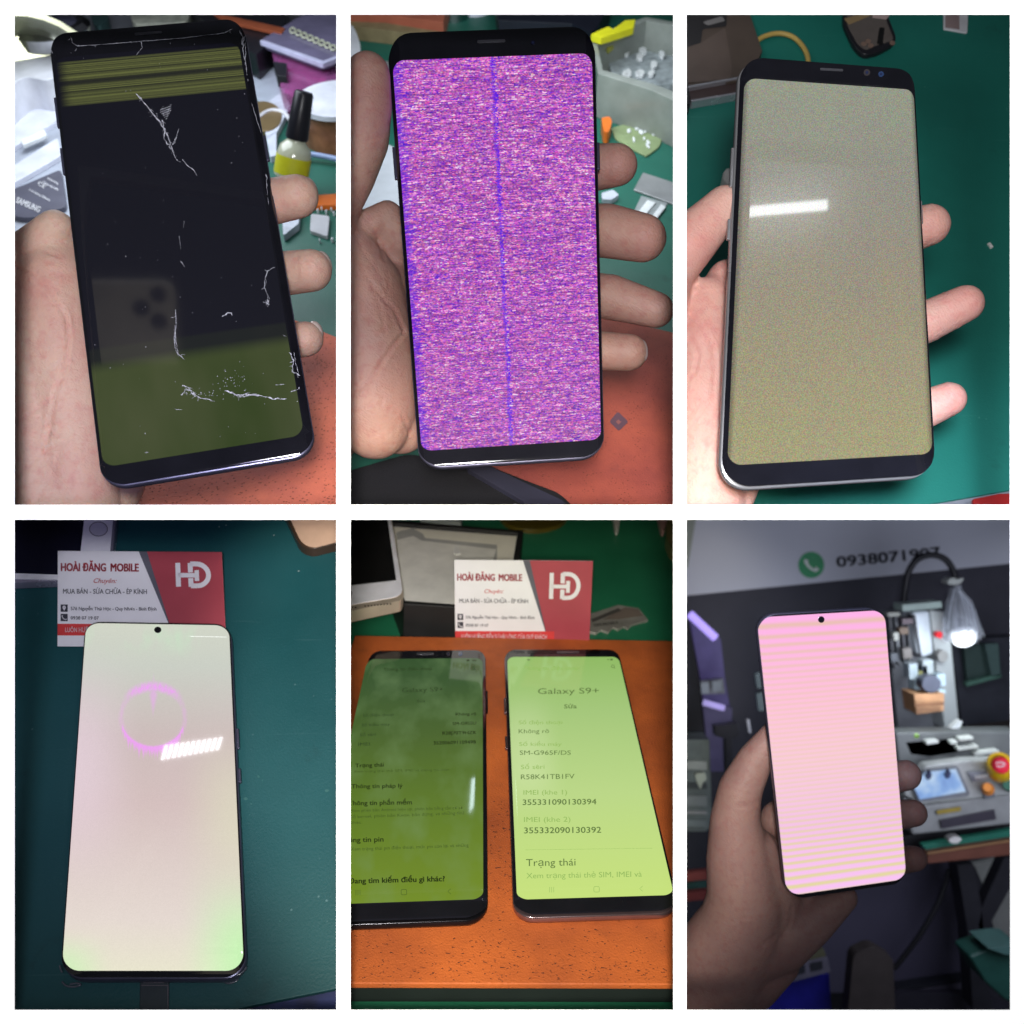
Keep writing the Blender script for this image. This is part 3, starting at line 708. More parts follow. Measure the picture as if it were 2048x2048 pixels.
def mirror_point(pl, px, py, dist):
    p = pl.hit(px, py); v = (p - CAM).normalized(); r = v - pl.n * 2 * v.dot(pl.n); return p + r * dist
pz = thing('camera_phone', 'grey triple lens phone taking the picture, faintly mirrored in the cracked screen', 'phone')
cpq = [mirror_point(q1.pl, *a2(*p), .42) for p in ((462, 185), (965, 185), (985, 660), (470, 660))]
def cpP(u, v, h=0):
    nn = (cpq[1] - cpq[0]).cross(cpq[3] - cpq[0]).normalized(); nn = nn if nn.z < 0 else -nn
    return cpq[0].lerp(cpq[1], u).lerp(cpq[3].lerp(cpq[2], u), v) + nn * h
def cps(name, uv, h0, h1, m_):
    n_ = len(uv); vv = [cpP(a, b, h1) for a, b in uv] + [cpP(a, b, h0) for a, b in uv]
    return fixn(mesh(name, vv, [tuple(range(n_)), tuple(range(2 * n_ - 1, n_ - 1, -1))] + [(i, n_ + i, n_ + (i + 1) % n_, (i + 1) % n_) for i in range(n_)], m_, pz))
cps('back', [(0, 0), (.86, 0), (.94, .02), (.99, .08), (1, .16), (1, 1), (0, 1)], -.007, 0, M('camera_back', (.30, .28, .24), .5))
for a, b in ((.60, .33), (.80, .17), (.80, .50)): cps('lens', [(a + .10 * math.cos(t), b + .105 * math.sin(t)) for t in [2 * math.pi * i / 20 for i in range(20)]], 0, .002, M('lens_dark2', (.01, .01, .012), .2))
cps('edge', [(0, -.01), (.86, -.01), (.97, .03), (.96, .05), (.86, .012), (0, .012)], 0, .001, M('silver_rail2', (.8, .8, .8), .4))
lamp('SPOT', 'fill_camera_phone', tuple(cpP(1.6, 1.2, .22)), tuple(cpP(.6, .4)), 4.5, (1, .96, .88), .02, cone=60)  # added light so this phone shows up mirrored in the screen

skin1 = skin('skin_cool', (.62, .38, .31), (.66, .46, .36), (.56, .23, .20))
naily = M('nail_pale', (.62, .50, .46), .25, coat=.4)
hand('left hand holding the cracked phone, palm at its left edge', [
    [(-10, 640, .425, 110), (30, 760, .43, 130), (60, 900, .43, 150), (110, 1050, .43, 150)],
    [(105, 470, .43, 45), (112, 560, .425, 70), (120, 680, .425, 85), (140, 820, .425, 95), (150, 950, .42, 85), (160, 1060, .42, 80)],
    [(30, 530, .425, 50), (110, 455, .42, 36), (140, 470, .428, 30)],
    [(230, 960, .435, 60), (200, 1020, .43, 60)],
    [(110, 620, .44, 60), (300, 520, .445, 55), (430, 440, .436, 50), (520, 408, .43, 47), (594, 393, .425, 44)],
    [(120, 720, .445, 60), (300, 640, .45, 55), (460, 570, .438, 50), (560, 548, .432, 45), (622, 541, .425, 43)],
    [(140, 850, .45, 60), (300, 780, .455, 50), (460, 710, .444, 42), (560, 686, .435, 38), (612, 678, .43, 36)],
    ], skin1, creases=[(ln(a2, (25, 90), (130, 150), (230, 230), (330, 400), (345, 520), (320, 700), (265, 830), (240, 1000), (200, 1180)), 3.2, .0011),
     (ln(a2, (25, 180), (100, 230), (190, 260), (260, 330)), 2.6, .0007), (ln(a2, (30, 430), (90, 540), (150, 600), (200, 640)), 2.6, .0007), (ln(a2, (130, 100), (210, 180), (300, 260)), 2.4, .0007),
     (ln(a2, (20, 320), (90, 340), (170, 310)), 2, .0005), (ln(a2, (60, 1000), (200, 900), (250, 860)), 2.4, .0005), (ln(a2, (40, 1330), (200, 1180), (330, 1120)), 3, .0006), (ln(a2, (60, 760), (150, 830), (240, 820)), 2, .0004),
     (ln(a2, (150, 1480), (260, 1300), (300, 1150)), 3, .0006), (ln(a1, (40, 1440), (160, 1400), (280, 1440)), 2.5, .0006), (ln(a1, (150, 1320), (230, 1250), (300, 1240)), 2, .0004)] + fine_lines(30, 480, 150, 960, 26, 1.2, .8, 3) + [(ln(a1, (1590, 985), (1600, 1080), (1592, 1180)), 1.6, .0004), (ln(a2, (1680, 20), (1690, 120), (1682, 220)), 1.6, .0004)],
    flush=((60, 560, 70, .35), (150, 700, 60, .2), (600, 395, 40, .25), (625, 540, 40, .25), (615, 680, 40, .3), (45, 860, 50, .3)),
    nails=((619, 380, .4265, 16, 27, .35), (647, 527, .4265, 16, 26, .35), (631, 663, .431, 15, 22, .35)), nail_mat=naily)
clip_to_opening(before, x1=686.9, y1=1024.4)

# ================================================================== 2: purple noise screen
before = set(scene.objects)
A2 = pl3((750, 1010, .50), (1300, 1010, .50), (1024, 29, .95))
struct(slab('worktop', A2.up(-.012), [(680, -90), (1364, -90), (1364, 1060), (680, 1060)], .01, bench, bev=0))
tag(slab('cutting_mat', A2, [(680, -40), (1364, -40), (1364, 1060), (680, 1060)], .002, green, h0=-.002), 'green work mat behind the purple speckled screen', 'mat')
ob = thing('wooden_edge_box', 'orange slab with worn tan edge above the purple screen', 'box')
slab('top', A2, mp(b1, (-40, -60), (600, -60), (575, 75), (480, 60), (230, 20), (-40, 10)), .02, M('orange_worn', (.42, .12, .07), .55), ob)
slab('edge', A2, mp(b1, (-40, 15), (235, 25), (580, 78), (560, 140), (330, 130), (-40, 85)), .012, M('tan_wood', (.24, .19, .10), .6, var=.3), ob)
jr = thing('chrome_jar', 'round chrome jar lid above the purple screen', 'jar')
c0 = A2.hit(*b1(630, 40)); lathe('lid', c0, c0 + A2.n * .02, [(0, .016), (.6, .018), (.9, .012), (1, .004)], M('chrome'), jr)
c0 = A2.hit(*b1(760, 10)); lathe('foot', c0, c0 + A2.n * .012, [(0, .014), (1, .012)], M('clear_strip'), jr)
tag(slab('black_case', A2, mp(b1, (880, -60), (1560, -60), (1480, 100), (1440, 130), (1330, 80), (900, 60)), .02, M('navy_black', (.008, .010, .02), .5)), 'dark navy case above the top right of the purple screen', 'case')
tb = thing('parts_tub', 'translucent square tub with yellow rim pieces right of the purple screen', 'tub')
shell('tub', A2, mp(b1, (1440, 150), (1760, 40), (1990, 80), (1990, 560), (1800, 470), (1480, 370)), mp(b1, (1470, 165), (1765, 62), (1965, 100), (1965, 490), (1800, 430), (1510, 350)), .035, M('tub_clear', (.33, .36, .33), .15, alpha=.75), tb)
slab('filling', A2, mp(b1, (1530, 230), (1740, 130), (1940, 160), (1940, 430), (1790, 440), (1560, 370)), .008, M('grey_parts', (.30, .34, .36), .4, var=.4, vs=150), tb, h0=.002)
for i in range(11):
    x, y = random.uniform(1590, 1900), random.uniform(230, 420)
    slab('tiny_part', A2, discpts(*b1(x, y), random.uniform(5, 11), random.uniform(4, 8), 6, random.random() * 3), .003, M('tiny_white', (.75, .78, .8), .3), tb, h0=.0105)
slab('yellow_piece', A2, mp(b1, (1440, 140), (1540, 95), (1570, 110), (1640, 60), (1700, 55), (1690, 100), (1600, 130), (1500, 160)), .006, M('yellow_vivid', (.70, .68, .02), .4), tb, h0=.036)
slab('yellow_piece', A2, mp(b1, (1500, 180), (1690, 90), (1680, 130), (1540, 230)), .004, M('yellow_dull', (.42, .42, .05), .4), tb, h0=.02)
tag(slab('bottle_cap', A2, mp(b1, (1500, 630), (1550, 620), (1565, 650), (1545, 715), (1515, 712)), .01, M('orange_vivid', (.75, .17, .02), .4), r=5), 'small orange cap right of the purple screen', 'cap')
tag(slab('plastic_bag', A2, mp(b1, (1560, 690), (1720, 640), (1880, 690), (1840, 800), (1765, 855), (1660, 800), (1580, 750)), .0016, M('bag_green', (.25, .32, .16), .12, bump=1.5, bs=120), r=4), 'crumpled clear bag with greenish tint above the index fingertip', 'bag')
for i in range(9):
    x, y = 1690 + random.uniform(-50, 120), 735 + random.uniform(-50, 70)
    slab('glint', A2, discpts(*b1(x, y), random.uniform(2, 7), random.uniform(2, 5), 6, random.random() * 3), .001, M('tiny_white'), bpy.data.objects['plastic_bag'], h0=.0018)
tag(slab('tweezer_plate', A2, mp(b1, (1745, 950), (1990, 1030), (1990, 1160), (1690, 1050)), .0016, M('brushed_steel', (.36, .37, .38), .35, metal=.4)), 'flat steel plate right of the index finger', 'plate')
fx = thing('flex_cable', 'pale flex cable lying below the steel plate', 'cable')
slab('ribbon', A2, mp(b1, (1735, 1085), (1890, 1130), (1800, 1270), (1680, 1200)), .001, M('flex_grey', (.30, .33, .34), .35), fx)
slab('pad', A2, mp(b1, (1770, 1110), (1820, 1125), (1750, 1210), (1710, 1190)), .001, M('tiny_white'), fx, h0=.0012)
slab('pad', A2, mp(b1, (1850, 1135), (1880, 1150), (1800, 1250), (1775, 1235)), .001, M('tiny_white'), fx, h0=.0012)
tag(slab('film_scrap', A2, mp(b1, (1500, 1070), (1570, 1050), (1605, 1080), (1560, 1110), (1505, 1105)), .004, M('scrap_film'), r=3), 'small clear film scrap between index and middle fingers', 'scrap')
tag(slab('paper_sheet', A2, mp(b1, (-20, 1250), (170, 880), (240, 780), (330, 820), (350, 1200), (100, 1300)), .001, M('white_paper', (.50, .53, .58), .5)), 'white paper in the gap between thumb and palm', 'paper')
tag(slab('white_bottle', A2, mp(b1, (-40, 70), (40, 75), (75, 150), (95, 230), (70, 330), (-40, 360)), .02, M('white_plastic'), r=14, bev=.004), 'white plastic bottle at the left edge above the thumb', 'bottle')
tag(slab('steel_blade', A2, mp(b1, (180, 295), (270, 300), (270, 345), (190, 330)), .002, M('brushed_steel')), 'strip of steel touching the thumb tip at the left of the purple screen', 'blade')
om2 = orange_mat('orange_rubber_dusty', (.46, .105, .065), sc=1100, thr=.62)
rm = tag(slab('rubber_mat', A2, mp(b2, (1380, 380), (1500, 395), (1700, 430), (1990, 500), (1990, 1700), (400, 1700), (400, 1300)), .006, om2), 'dusty orange rubber mat below the purple screen with a grey diamond mark', 'mat')
sheet('diamond_mark', A2, mp(b2, (1597, 945), (1660, 1005), (1603, 1062), (1547, 1005)), .0063, M('mark_grey', (.12, .06, .09), .6), rm, r=5)
sheet('diamond_mark', A2, mp(b2, (1600, 992), (1618, 1006), (1602, 1022), (1586, 1006)), .0065, M('mark_pink', (.28, .10, .10), .6), rm)
sv = thing('black_sleeve', 'black fabric sleeve across the bottom below the hand', 'sleeve')
slab('cloth', A2, mp(b2, (-60, 1310), (360, 1190), (800, 1240), (1020, 1330), (1260, 1420), (1440, 1600), (-60, 1700)), .015, M('black_cloth', (.006, .006, .010), .9, bump=.6, bs=800), sv, h0=.008, r=18, bev=.003)
slab('seam', A2, mp(b2, (700, 1270), (840, 1260), (1290, 1470), (1330, 1560), (1200, 1560)), .004, M('navy_cloth', (.022, .022, .045), .8), sv, h0=.022, r=12)
def s2(k, u, v):
    nr = k.noise(14, 3, .6, vec(k, u, v)); rnd = []
    cols = []
    for (nx, ny, o_) in ((42, 380, 0.0), (110, 400, 3.7), (24, 300, 9.1)):
        yy = k.math('FLOOR', k.math('MULTIPLY', v, ny))
        sh = white(k, vec(k, yy, o_, 1.0)).outputs[0]
        xx = k.math('FLOOR', k.math('ADD', k.math('MULTIPLY', u, nx), sh))
        cols.append(white(k, vec(k, xx, yy, o_)).outputs[0])
    low = k.noise(5, 4, .7, vec(k, k.math('MULTIPLY', u, 1.5), k.math('MULTIPLY', v, 4)))
    t = k.math('ADD', k.math('MULTIPLY', cols[0], .40), k.math('MULTIPLY', cols[1], .38))
    t = k.math('ADD', t, k.math('MULTIPLY', cols[2], .22))
    t = k.math('ADD', t, k.math('MULTIPLY', k.math('SUBTRACT', low, .5), .25))
    c = k.ramp(t, [(.12, srgb(60, 10, 190)), (.26, srgb(120, 30, 180)), (.36, srgb(165, 60, 185)), (.44, srgb(135, 105, 165)), (.52, srgb(205, 70, 185)), (.60, srgb(190, 130, 205)), (.70, srgb(235, 110, 185)), (.84, srgb(245, 215, 235))])
    hue = k.ramp(cols[1], [(0, (.55, .8, 1.0)), (.35, (1, .7, 1)), (.7, (1.15, .9, .85)), (1, (.8, 1.25, 1.2))])
    c = k.mix(.55, c, hue, 'MULTIPLY')
    rowd = white(k, vec(k, k.math('FLOOR', k.math('MULTIPLY', u, 9)), k.math('FLOOR', k.math('MULTIPLY', v, 400)), 5.0)).outputs[0]
    rc = k.math('ADD', .62, k.math('MULTIPLY', rowd, .62)); c = k.mix(.8, c, vec(k, rc, rc, rc), 'MULTIPLY')
    rgb = white(k, vec(k, k.math('FLOOR', k.math('MULTIPLY', u, 130)), k.math('FLOOR', k.math('MULTIPLY', v, 400)), 8.0)).outputs[1]
    c = k.mix(.42, c, rgb, 'OVERLAY')
    c = k.mix(.16, c, srgb(190, 100, 205))
    edge = k.math('MULTIPLY', k.math('SUBTRACT', 1, sstep(k, k.math('ADD', u, k.math('MULTIPLY', k.math('SUBTRACT', cols[0], .5), .05)), .008, .060)), .5)
    c = k.mix(edge, c, srgb(75, 10, 225))
    wob = k.math('ADD', k.math('MULTIPLY', k.math('SUBTRACT', k.noise(9, 3, .6, vec(k, 3.0, v)), .5), .022), k.math('MULTIPLY', k.math('SUBTRACT', cols[1], .5), .022))
    dl = k.math('ABSOLUTE', k.math('SUBTRACT', k.math('ADD', u, wob), .5))
    line = k.math('MULTIPLY', k.math('SUBTRACT', 1, sstep(k, dl, .002, .011)), .8)
    return k.mix(line, c, srgb(80, 10, 235))
pl_2 = Pl(W(1000, 490, .400), Vector((.03, .15, .985)))
q2 = mkq([(775.4, 115.6), (835.2, 899.7)], [(1192, 108.8), (1209.2, 858.7)], [(819.8, 62.7), (1147.7, 50.7)], [(881.3, 933.8), (1168.3, 915)], .405, .0085, pl_2)
ph2, q2, r2 = phone('phone with purple speckled noise and dark centre line, held in a hand', 'phone', q2, 10.5, dark_frame,
    [b1(285, 300), b1(1445, 250), b2(1502, 1112), b2(440, 1175)], screen_mat('screen_purple_noise', s2, .12), 4.5, curve=(.0045, .0022),
    ear=mp(b1, (775, 176), (938, 170), (940, 186), (776, 192)), cams=((*b1(1100, 190), 4.5, M('lens_dark', (.01, .01, .03), .1)),), buttons=(('l', .70, .77), ('r', .70, .76)))
skin2 = skin('skin_dusky', (.42, .235, .20), (.46, .27, .21), (.36, .12, .11))
hand('left hand gripping the purple screen phone, thumb raised at its left', [
    [(735, 150, .402, 46), (733, 215, .405, 52), (725, 280, .41, 54), (700, 350, .415, 52), (665, 420, .42, 52), (640, 500, .43, 70)],
    [(700, 500, .43, 52), (730, 580, .43, 78), (740, 690, .432, 100), (740, 800, .432, 100), (750, 850, .43, 70)],
    [(730, 455, .432, 34), (775, 430, .433, 30), (800, 480, .44, 50)],
    [(640, 600, .44, 110), (640, 840, .44, 95)], [(780, 600, .445, 80), (800, 800, .445, 80), (800, 850, .442, 60)],
    [(800, 500, .45, 55), (980, 420, .45, 52), (1110, 358, .436, 49), (1190, 335, .428, 46), (1233, 330, .424, 43)],
    [(800, 600, .455, 60), (980, 520, .455, 55), (1120, 458, .44, 53), (1215, 462, .432, 54), (1285, 476, .428, 49)],
    [(800, 700, .455, 60), (980, 640, .455, 50), (1110, 585, .445, 47), (1220, 594, .44, 46), (1312, 620, .436, 37)],
    [(800, 800, .455, 55), (980, 740, .455, 45), (1110, 700, .446, 40), (1205, 702, .442, 40), (1258, 705, .44, 38)],
    ], skin2, creases=[(ln(b2, (30, 850), (150, 760), (280, 560), (350, 480)), 3.2, .0010), (ln(b2, (40, 30), (110, 130), (210, 270), (290, 350), (345, 480)), 3.0, .0008), (ln(b2, (150, 200), (200, 330), (240, 480)), 2.4, .0006),
     (ln(b2, (70, 950), (160, 880), (330, 960), (380, 1080)), 2.6, .0006), (ln(b1, (110, 1200), (180, 1300), (230, 1464)), 2.6, .0006), (ln(b1, (35, 1270), (110, 1420), (200, 1540)), 2.4, .0006), (ln(b2, (230, 740), (330, 770), (390, 780)), 2, .0004),
     (ln(b1, (60, 740), (150, 760), (250, 720)), 2, .0004)] + fine_lines(705, 470, 800, 900, 24, 1.0, .8, 5) + [(ln(b1, (1540, 790), (1550, 900), (1545, 1030)), 1.6, .0004), (ln(b1, (1640, 1180), (1660, 1300), (1640, 1440)), 1.6, .0004)],
    flush=((735, 200, 50, .3), (1240, 340, 40, .3), (1290, 480, 45, .3), (800, 600, 60, .2)), nails=((1286, 701, .4385, 10, 22, .1),), nail_mat=M('nail_dusky', (.40, .30, .30), .3, coat=.3))
clip_to_opening(before, x0=686.9, x1=1359.8, y1=1024.4)

# ================================================================== 3: speckled grey screen
before = set(scene.objects)
A3 = pl3((1400, 1010, .50), (2000, 1010, .50), (1700, 29, .66))
teal = MM('teal_mat', (.005, .165, .128), .62, stain=.2)
struct(slab('worktop', A3.up(-.012), [(1356, -90), (2110, -90), (2110, 1060), (1356, 1060)], .01, bench, bev=0))
tag(slab('cutting_mat', A3, [(1356, -80)] + mp(c1, (2090, -100)) + mp(c2, (2090, 1330), (1895, 1385), (900, 1560), (300, 1700), (-40, 1700)), .002, teal, h0=-.002, bev=.0005), 'teal work mat under the hand with the speckled grey screen', 'mat')
tag(slab('red_case', A3.up(-.004), mp(c2, (1690, 1435), (1840, 1405), (1990, 1400), (1990, 1600), (1700, 1600)), .004, M('red_plastic', (.35, .02, .02), .4)), 'red plastic object at the bottom right corner of the teal mat', 'plastic piece')
tag(slab('mat_strap', A3.up(-.004), mp(c2, (1560, 1480), (1700, 1435), (1760, 1600), (1500, 1600)), .002, M('grey_strap', (.10, .14, .10), .6)), 'dark strap beside the red plastic object', 'strap')
lp = thing('broken_tablet', 'dark brown phone display panel with silver edges at the top left', 'phone panel')
slab('panel', A3, mp(c1, (-60, -80), (370, -80), (475, 235), (400, 400), (-60, 450)), .006, M('brown_glass', (.085, .062, .050), .6), lp)
sheet('cutout', A3, mp(c1, (-40, -60), (270, -60), (270, 95), (130, 110), (120, 195), (-40, 255)), .0064, M('dark_cutout', (.022, .020, .022), .6), lp, r=6)
sheet('cutout', A3, mp(c1, (-40, 240), (120, 190), (260, 100), (300, 330), (290, 400), (-40, 425)), .0066, M('brown_light', (.11, .080, .068), .6), lp, r=6)
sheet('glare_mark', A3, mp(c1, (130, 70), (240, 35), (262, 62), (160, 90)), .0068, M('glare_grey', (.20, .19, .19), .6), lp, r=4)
slab('rail', A3, mp(c1, (40, 436), (420, 368), (420, 378), (50, 448)), .007, M('silver_rail', (.6, .6, .66), .25, metal=.7), lp)
slab('lower_panel', A3, mp(c1, (50, 455), (420, 392), (420, 465), (60, 522)), .004, M('brown_dark', (.05, .03, .03), .6), lp)
slab('rail', A3, mp(c1, (60, 517), (420, 456), (420, 466), (70, 528)), .006, M('silver_rail'), lp)
slab('rail', A3, mp(c1, (20, 400), (45, 400), (60, 540), (25, 545)), .008, M('black_plastic'), lp)
tag(tube('wire', [A3.hit(*c1(x, y), .0025) for x, y in ((430, 190), (480, 155), (560, 135), (640, 150), (700, 200), (738, 280), (735, 400))], .0016, M('yellow_wire', (.52, .36, .10), .45)), 'yellow wire curving out from the dark panel behind the phone', 'wire')
wb = thing('watch_back', 'small rounded dark phone back piece above the phone', 'cover')
slab('plate', A3, mp(c1, (945, -10), (1010, -60), (1180, -20), (1262, 180), (1150, 240), (1060, 262), (1000, 200), (940, 70)), .004, M('black_plastic'), wb, r=[12, 4, 20, 20, 8, 14, 12, 10], bev=.001)
sheet('inner_plate', A3, mp(c1, (965, 15), (1170, 10), (1235, 175), (1130, 205), (1070, 235), (1020, 195), (960, 80)), .0042, M('bronze_film', (.14, .12, .11), .2), wb, r=8)
sheet('slot', A3, mp(c1, (1150, 100), (1180, 100), (1170, 200), (1135, 195)), .0044, M('black_slot', (.008, .008, .008), .3), wb, r=3)
sheet('tape_strip', A3, mp(c1, (945, 50), (1100, 5), (1130, 20), (975, 85)), .0044, M('tan_tape', (.34, .24, .12), .4), wb)
sheet('clear_tape', A3, mp(c1, (1110, 0), (1230, 0), (1190, 55), (1110, 45)), .0046, M('pink_film', (.55, .42, .40), .3), wb)
for x, y in ((1060, 195), (1100, 205), (1085, 180), (1225, 190)): sheet('solder_patch', A3, discpts(*c1(x, y), 6, 5, 7), .0046, M('copper_spot', (.42, .28, .22), .3, metal=.5), wb)
wc = thing('sim_tray', 'small silver and white tray at the top edge', 'tray')
slab('plate', A3, mp(c1, (1520, -30), (1665, -30), (1658, 132), (1520, 108)), .0012, M('white_plastic'), wc, r=3)
sheet('inset', A3, mp(c1, (1530, -20), (1610, -20), (1612, 112), (1530, 100)), .0015, M('mauve_plate', (.32, .24, .24), .35), wc)
tag(slab('cotton_bud', A3, discpts(*c1(285, 950), 13, 17, 12), .014, M('white_fluff', (.78, .76, .74), .8, bump=1.5, bs=300), bev=.004), 'white cotton wad beside the left edge of the speckled screen phone', 'cotton')
tag(slab('lint', A3, mp(c1, (1775, 1345), (1790, 1340), (1808, 1365), (1795, 1372), (1785, 1360)), .001, M('white_fluff'), bev=0), 'scrap of white lint on the teal mat at the right', 'lint')
def s3(k, u, v):
    n1 = white(k, vec(k, k.math('FLOOR', k.math('MULTIPLY', u, 250)), k.math('FLOOR', k.math('MULTIPLY', v, 500))))
    sp = k.noise(160, 2, .5, vec(k, u, k.math('MULTIPLY', v, 2.1)))
    low = k.noise(3.5, 3, .6, vec(k, u, v))
    base = k.ramp(k.math('ADD', v, k.math('MULTIPLY', k.math('SUBTRACT', low, .5), .25)), [(0, srgb(164, 158, 116)), (.18, srgb(160, 152, 120)), (.45, srgb(152, 145, 126)), (.7, srgb(146, 144, 132)), (1, srgb(148, 152, 134))])
    c = k.mix(.30, base, n1.outputs[1], 'OVERLAY')
    g = k.math('ADD', .5, k.math('MULTIPLY', sp, 1.0))
    c = k.mix(1.0, c, vec(k, g, g, g), 'MULTIPLY')
    ed = k.math('MULTIPLY', sstep(k, u, 0, .03), k.math('SUBTRACT', 1, sstep(k, u, .965, 1)))
    e2_ = k.math('ADD', .55, k.math('MULTIPLY', ed, .45))
    return k.mix(1.0, c, vec(k, e2_, e2_, e2_), 'MULTIPLY')
q3c = corners([(1479.6, 165.7), (1444.3, 909.2)], [(1836.9, 176), (1876.8, 898.8)], [(1523, 113), (1800.5, 134.5)], [(1498.7, 975.8), (1828.2, 954.3)])
pl_3 = Pl(W(1660, 540, .405), Vector((.06, .16, .985)))
q3 = QMap(q3c, pl_3, .0085)
silver = M('silver_frame', (.34, .34, .36), .25, metal=.6, var=.05)
ph3, q3, r3 = phone('silver framed phone with speckled grey green screen held over teal mat', 'phone', q3, 11, silver,
    [c1(375, 400), c1(1350, 455), c2(1467, 1178), c2(275, 1240)], screen_mat('screen_speckled', s3, .18, .6), 5, curve=(.005, .0028),
    ear=mp(c1, (808, 333), (940, 340), (942, 354), (810, 347)), cams=((*c1(1078, 360), 6.5, M('iris_dark', (.05, .045, .05), .15)), (*c1(1160, 369), 5.5, M('lens_blue', (.03, .06, .16), .1, coat=1))),
    buttons=(('l', .66, .76), ('l', .53, .58), ('r', .58, .64)), gin=.0006)
skin3 = skin('skin_warm', (.68, .36, .31), (.70, .43, .36), (.62, .22, .20))
hand('left hand holding the speckled screen phone above the teal mat', [
    [(1450, 412, .42, 42), (1415, 448, .42, 48), (1370, 492, .42, 58), (1320, 545, .425, 66), (1290, 640, .43, 80)],
    [(1420, 600, .432, 48), (1405, 690, .432, 72), (1400, 790, .434, 84), (1405, 900, .436, 90), (1400, 1000, .436, 90), (1360, 1080, .436, 90)],
    [(1330, 690, .44, 90), (1320, 850, .44, 90)], [(1455, 560, .436, 42), (1440, 600, .436, 50)],
    [(1480, 930, .438, 52), (1470, 980, .438, 45), (1420, 1060, .438, 60)],
    [(1440, 620, .445, 60), (1580, 560, .45, 52), (1720, 500, .436, 46), (1810, 464, .43, 44), (1858, 450, .427, 42)],
    [(1440, 760, .445, 60), (1600, 730, .45, 52), (1760, 682, .436, 46), (1850, 645, .43, 43), (1930, 607, .426, 38)],
    [(1440, 880, .445, 60), (1600, 880, .45, 46), (1760, 848, .438, 41), (1850, 818, .432, 40), (1898, 798, .428, 35)],
    ], skin3, creases=[(ln(c2, (50, 370), (130, 450), (190, 560), (205, 700), (190, 850)), 3, .0009), (ln(c2, (50, 500), (110, 600), (90, 700), (50, 750)), 3, .0008), (ln(c2, (40, 1040), (130, 950), (220, 820)), 2.6, .0006), (ln(c2, (30, 980), (110, 900), (190, 840)), 2.2, .0006),
     (ln(c2, (180, 550), (250, 555)), 2, .0004), (ln(c2, (60, 260), (180, 240), (260, 250)), 2, .0004), (ln(c1, (55, 1220), (120, 1300), (200, 1330)), 2, .0003), (ln(c2, (120, 1250), (190, 1050), (240, 950)), 2.4, .0005), (ln(c2, (1470, 430), (1490, 480), (1500, 510)), 2, .0005), (ln(c2, (30, 620), (160, 640)), 2, .0004)] + fine_lines(1378, 590, 1440, 980, 24, 1.6, .9, 8) + [(ln(c1, (1450, 1130), (1462, 1240), (1450, 1360)), 1.5, .0004), (ln(c2, (1530, 240), (1560, 330), (1600, 440)), 1.6, .0005), (ln(c2, (1540, 770), (1560, 860), (1570, 960)), 1.5, .0004), (ln(c1, (150, 1090), (190, 1180), (250, 1260)), 1.6, .0004)],
    flush=((1390, 480, 55, .35), (1880, 450, 40, .35), (1940, 605, 45, .3), (1905, 800, 40, .35), (1400, 640, 80, .25)), nails=((1478, 398, .4195, 9, 20, .6),), nail_mat=M('nail_pink', (.66, .44, .40), .25, coat=.4))
# ceiling tube mirrored in the glass
ta, tb_ = mirror_point(q3.pl, *c1(300, 1172), .55), mirror_point(q3.pl, *c1(845, 1125), .55)
tl = thing('tube_lamp', 'white tube lamp mirrored in the speckled screen', 'lamp')
tube('glow_tube', [ta, tb_], .0048, M('lamp_glow', (.9, .9, .9), .5, emis=(.93, .96, 1), es=26), tl)
for e_ in (ta, tb_): tube('end_cap', [e_, e_ + (e_ - (ta + tb_) / 2).normalized() * .015], .009, M('white_plastic'), tl)
clip_to_opening(before, x0=1359.8, y1=1024.4)

# ================================================================== 4: pale screen with magenta ring, business card
before = set(scene.objects)
q4 = mkq([(166.9, 1265.7), (120.8, 1909.9)], [(462.4, 1276), (491.4, 1920.2)], [(197.6, 1241.8), (429.9, 1245.9)], [(146.4, 1956), (447, 1956)], .44, .0088)
B4 = q4.pl.up(-.0088)
dteal = MM('deep_teal_mat', (.005, .068, .078), .55, stain=.25)
struct(slab('worktop', B4.up(-.02), [(-60, 1000), (700, 1000), (700, 2110), (-60, 2110)], .01, bench, bev=0))
tag(slab('cutting_mat', B4, [(-60, 1005), (700, 1005)] + mp(d2, (1960, 1370), (1900, 1400), (1250, 1530), (600, 1700), (-200, 1700)), .003, dteal, h0=-.003), 'deep teal work mat under the business card and the pale screen phone', 'mat')
tag(slab('blue_cloth', B4.up(-.006), mp(d2, (1240, 1520), (1910, 1385), (2000, 1700), (1200, 1700)), .002, M('blue_cloth', (.012, .02, .09), .6, var=.6, vs=60)), 'dark blue cloth at the bottom right corner beyond the teal mat', 'cloth')
wp = thing('smartphone', 'white phone with round home button under the business card', 'phone')
wm = M('white_phone', (.82, .82, .88), .3)
slab('body', B4, mp(d1, (-80, -80), (630, -80), (600, 215), (585, 370), (-80, 395)), .007, M('phone_side', (.40, .38, .50), .25, metal=.6), wp, bev=.0015)
slab('front_panel', B4, mp(d1, (-80, -80), (612, -80), (585, 215), (560, 380), (-80, 372)), .0008, wm, wp, h0=.0066)
slab('screen', B4, mp(d1, (-80, -80), (446, -80), (412, 215), (390, 352), (-80, 335)), .0003, M('dark_screen', (.008, .008, .02), .07, coat=.5), wp, h0=.0074, bev=0)
sheet('home_button', B4, discpts(*d1(518, 82), 18.7, 14.8), .0079, M('button_ring', (.06, .06, .08), .3), wp)
sheet('home_button', B4, discpts(*d1(518, 82), 17.2, 13.4), .0081, M('button_white', (.58, .57, .68), .3), wp)
gp = thing('smartphone', 'pale gold phone back at the top right corner of the teal mat', 'phone')
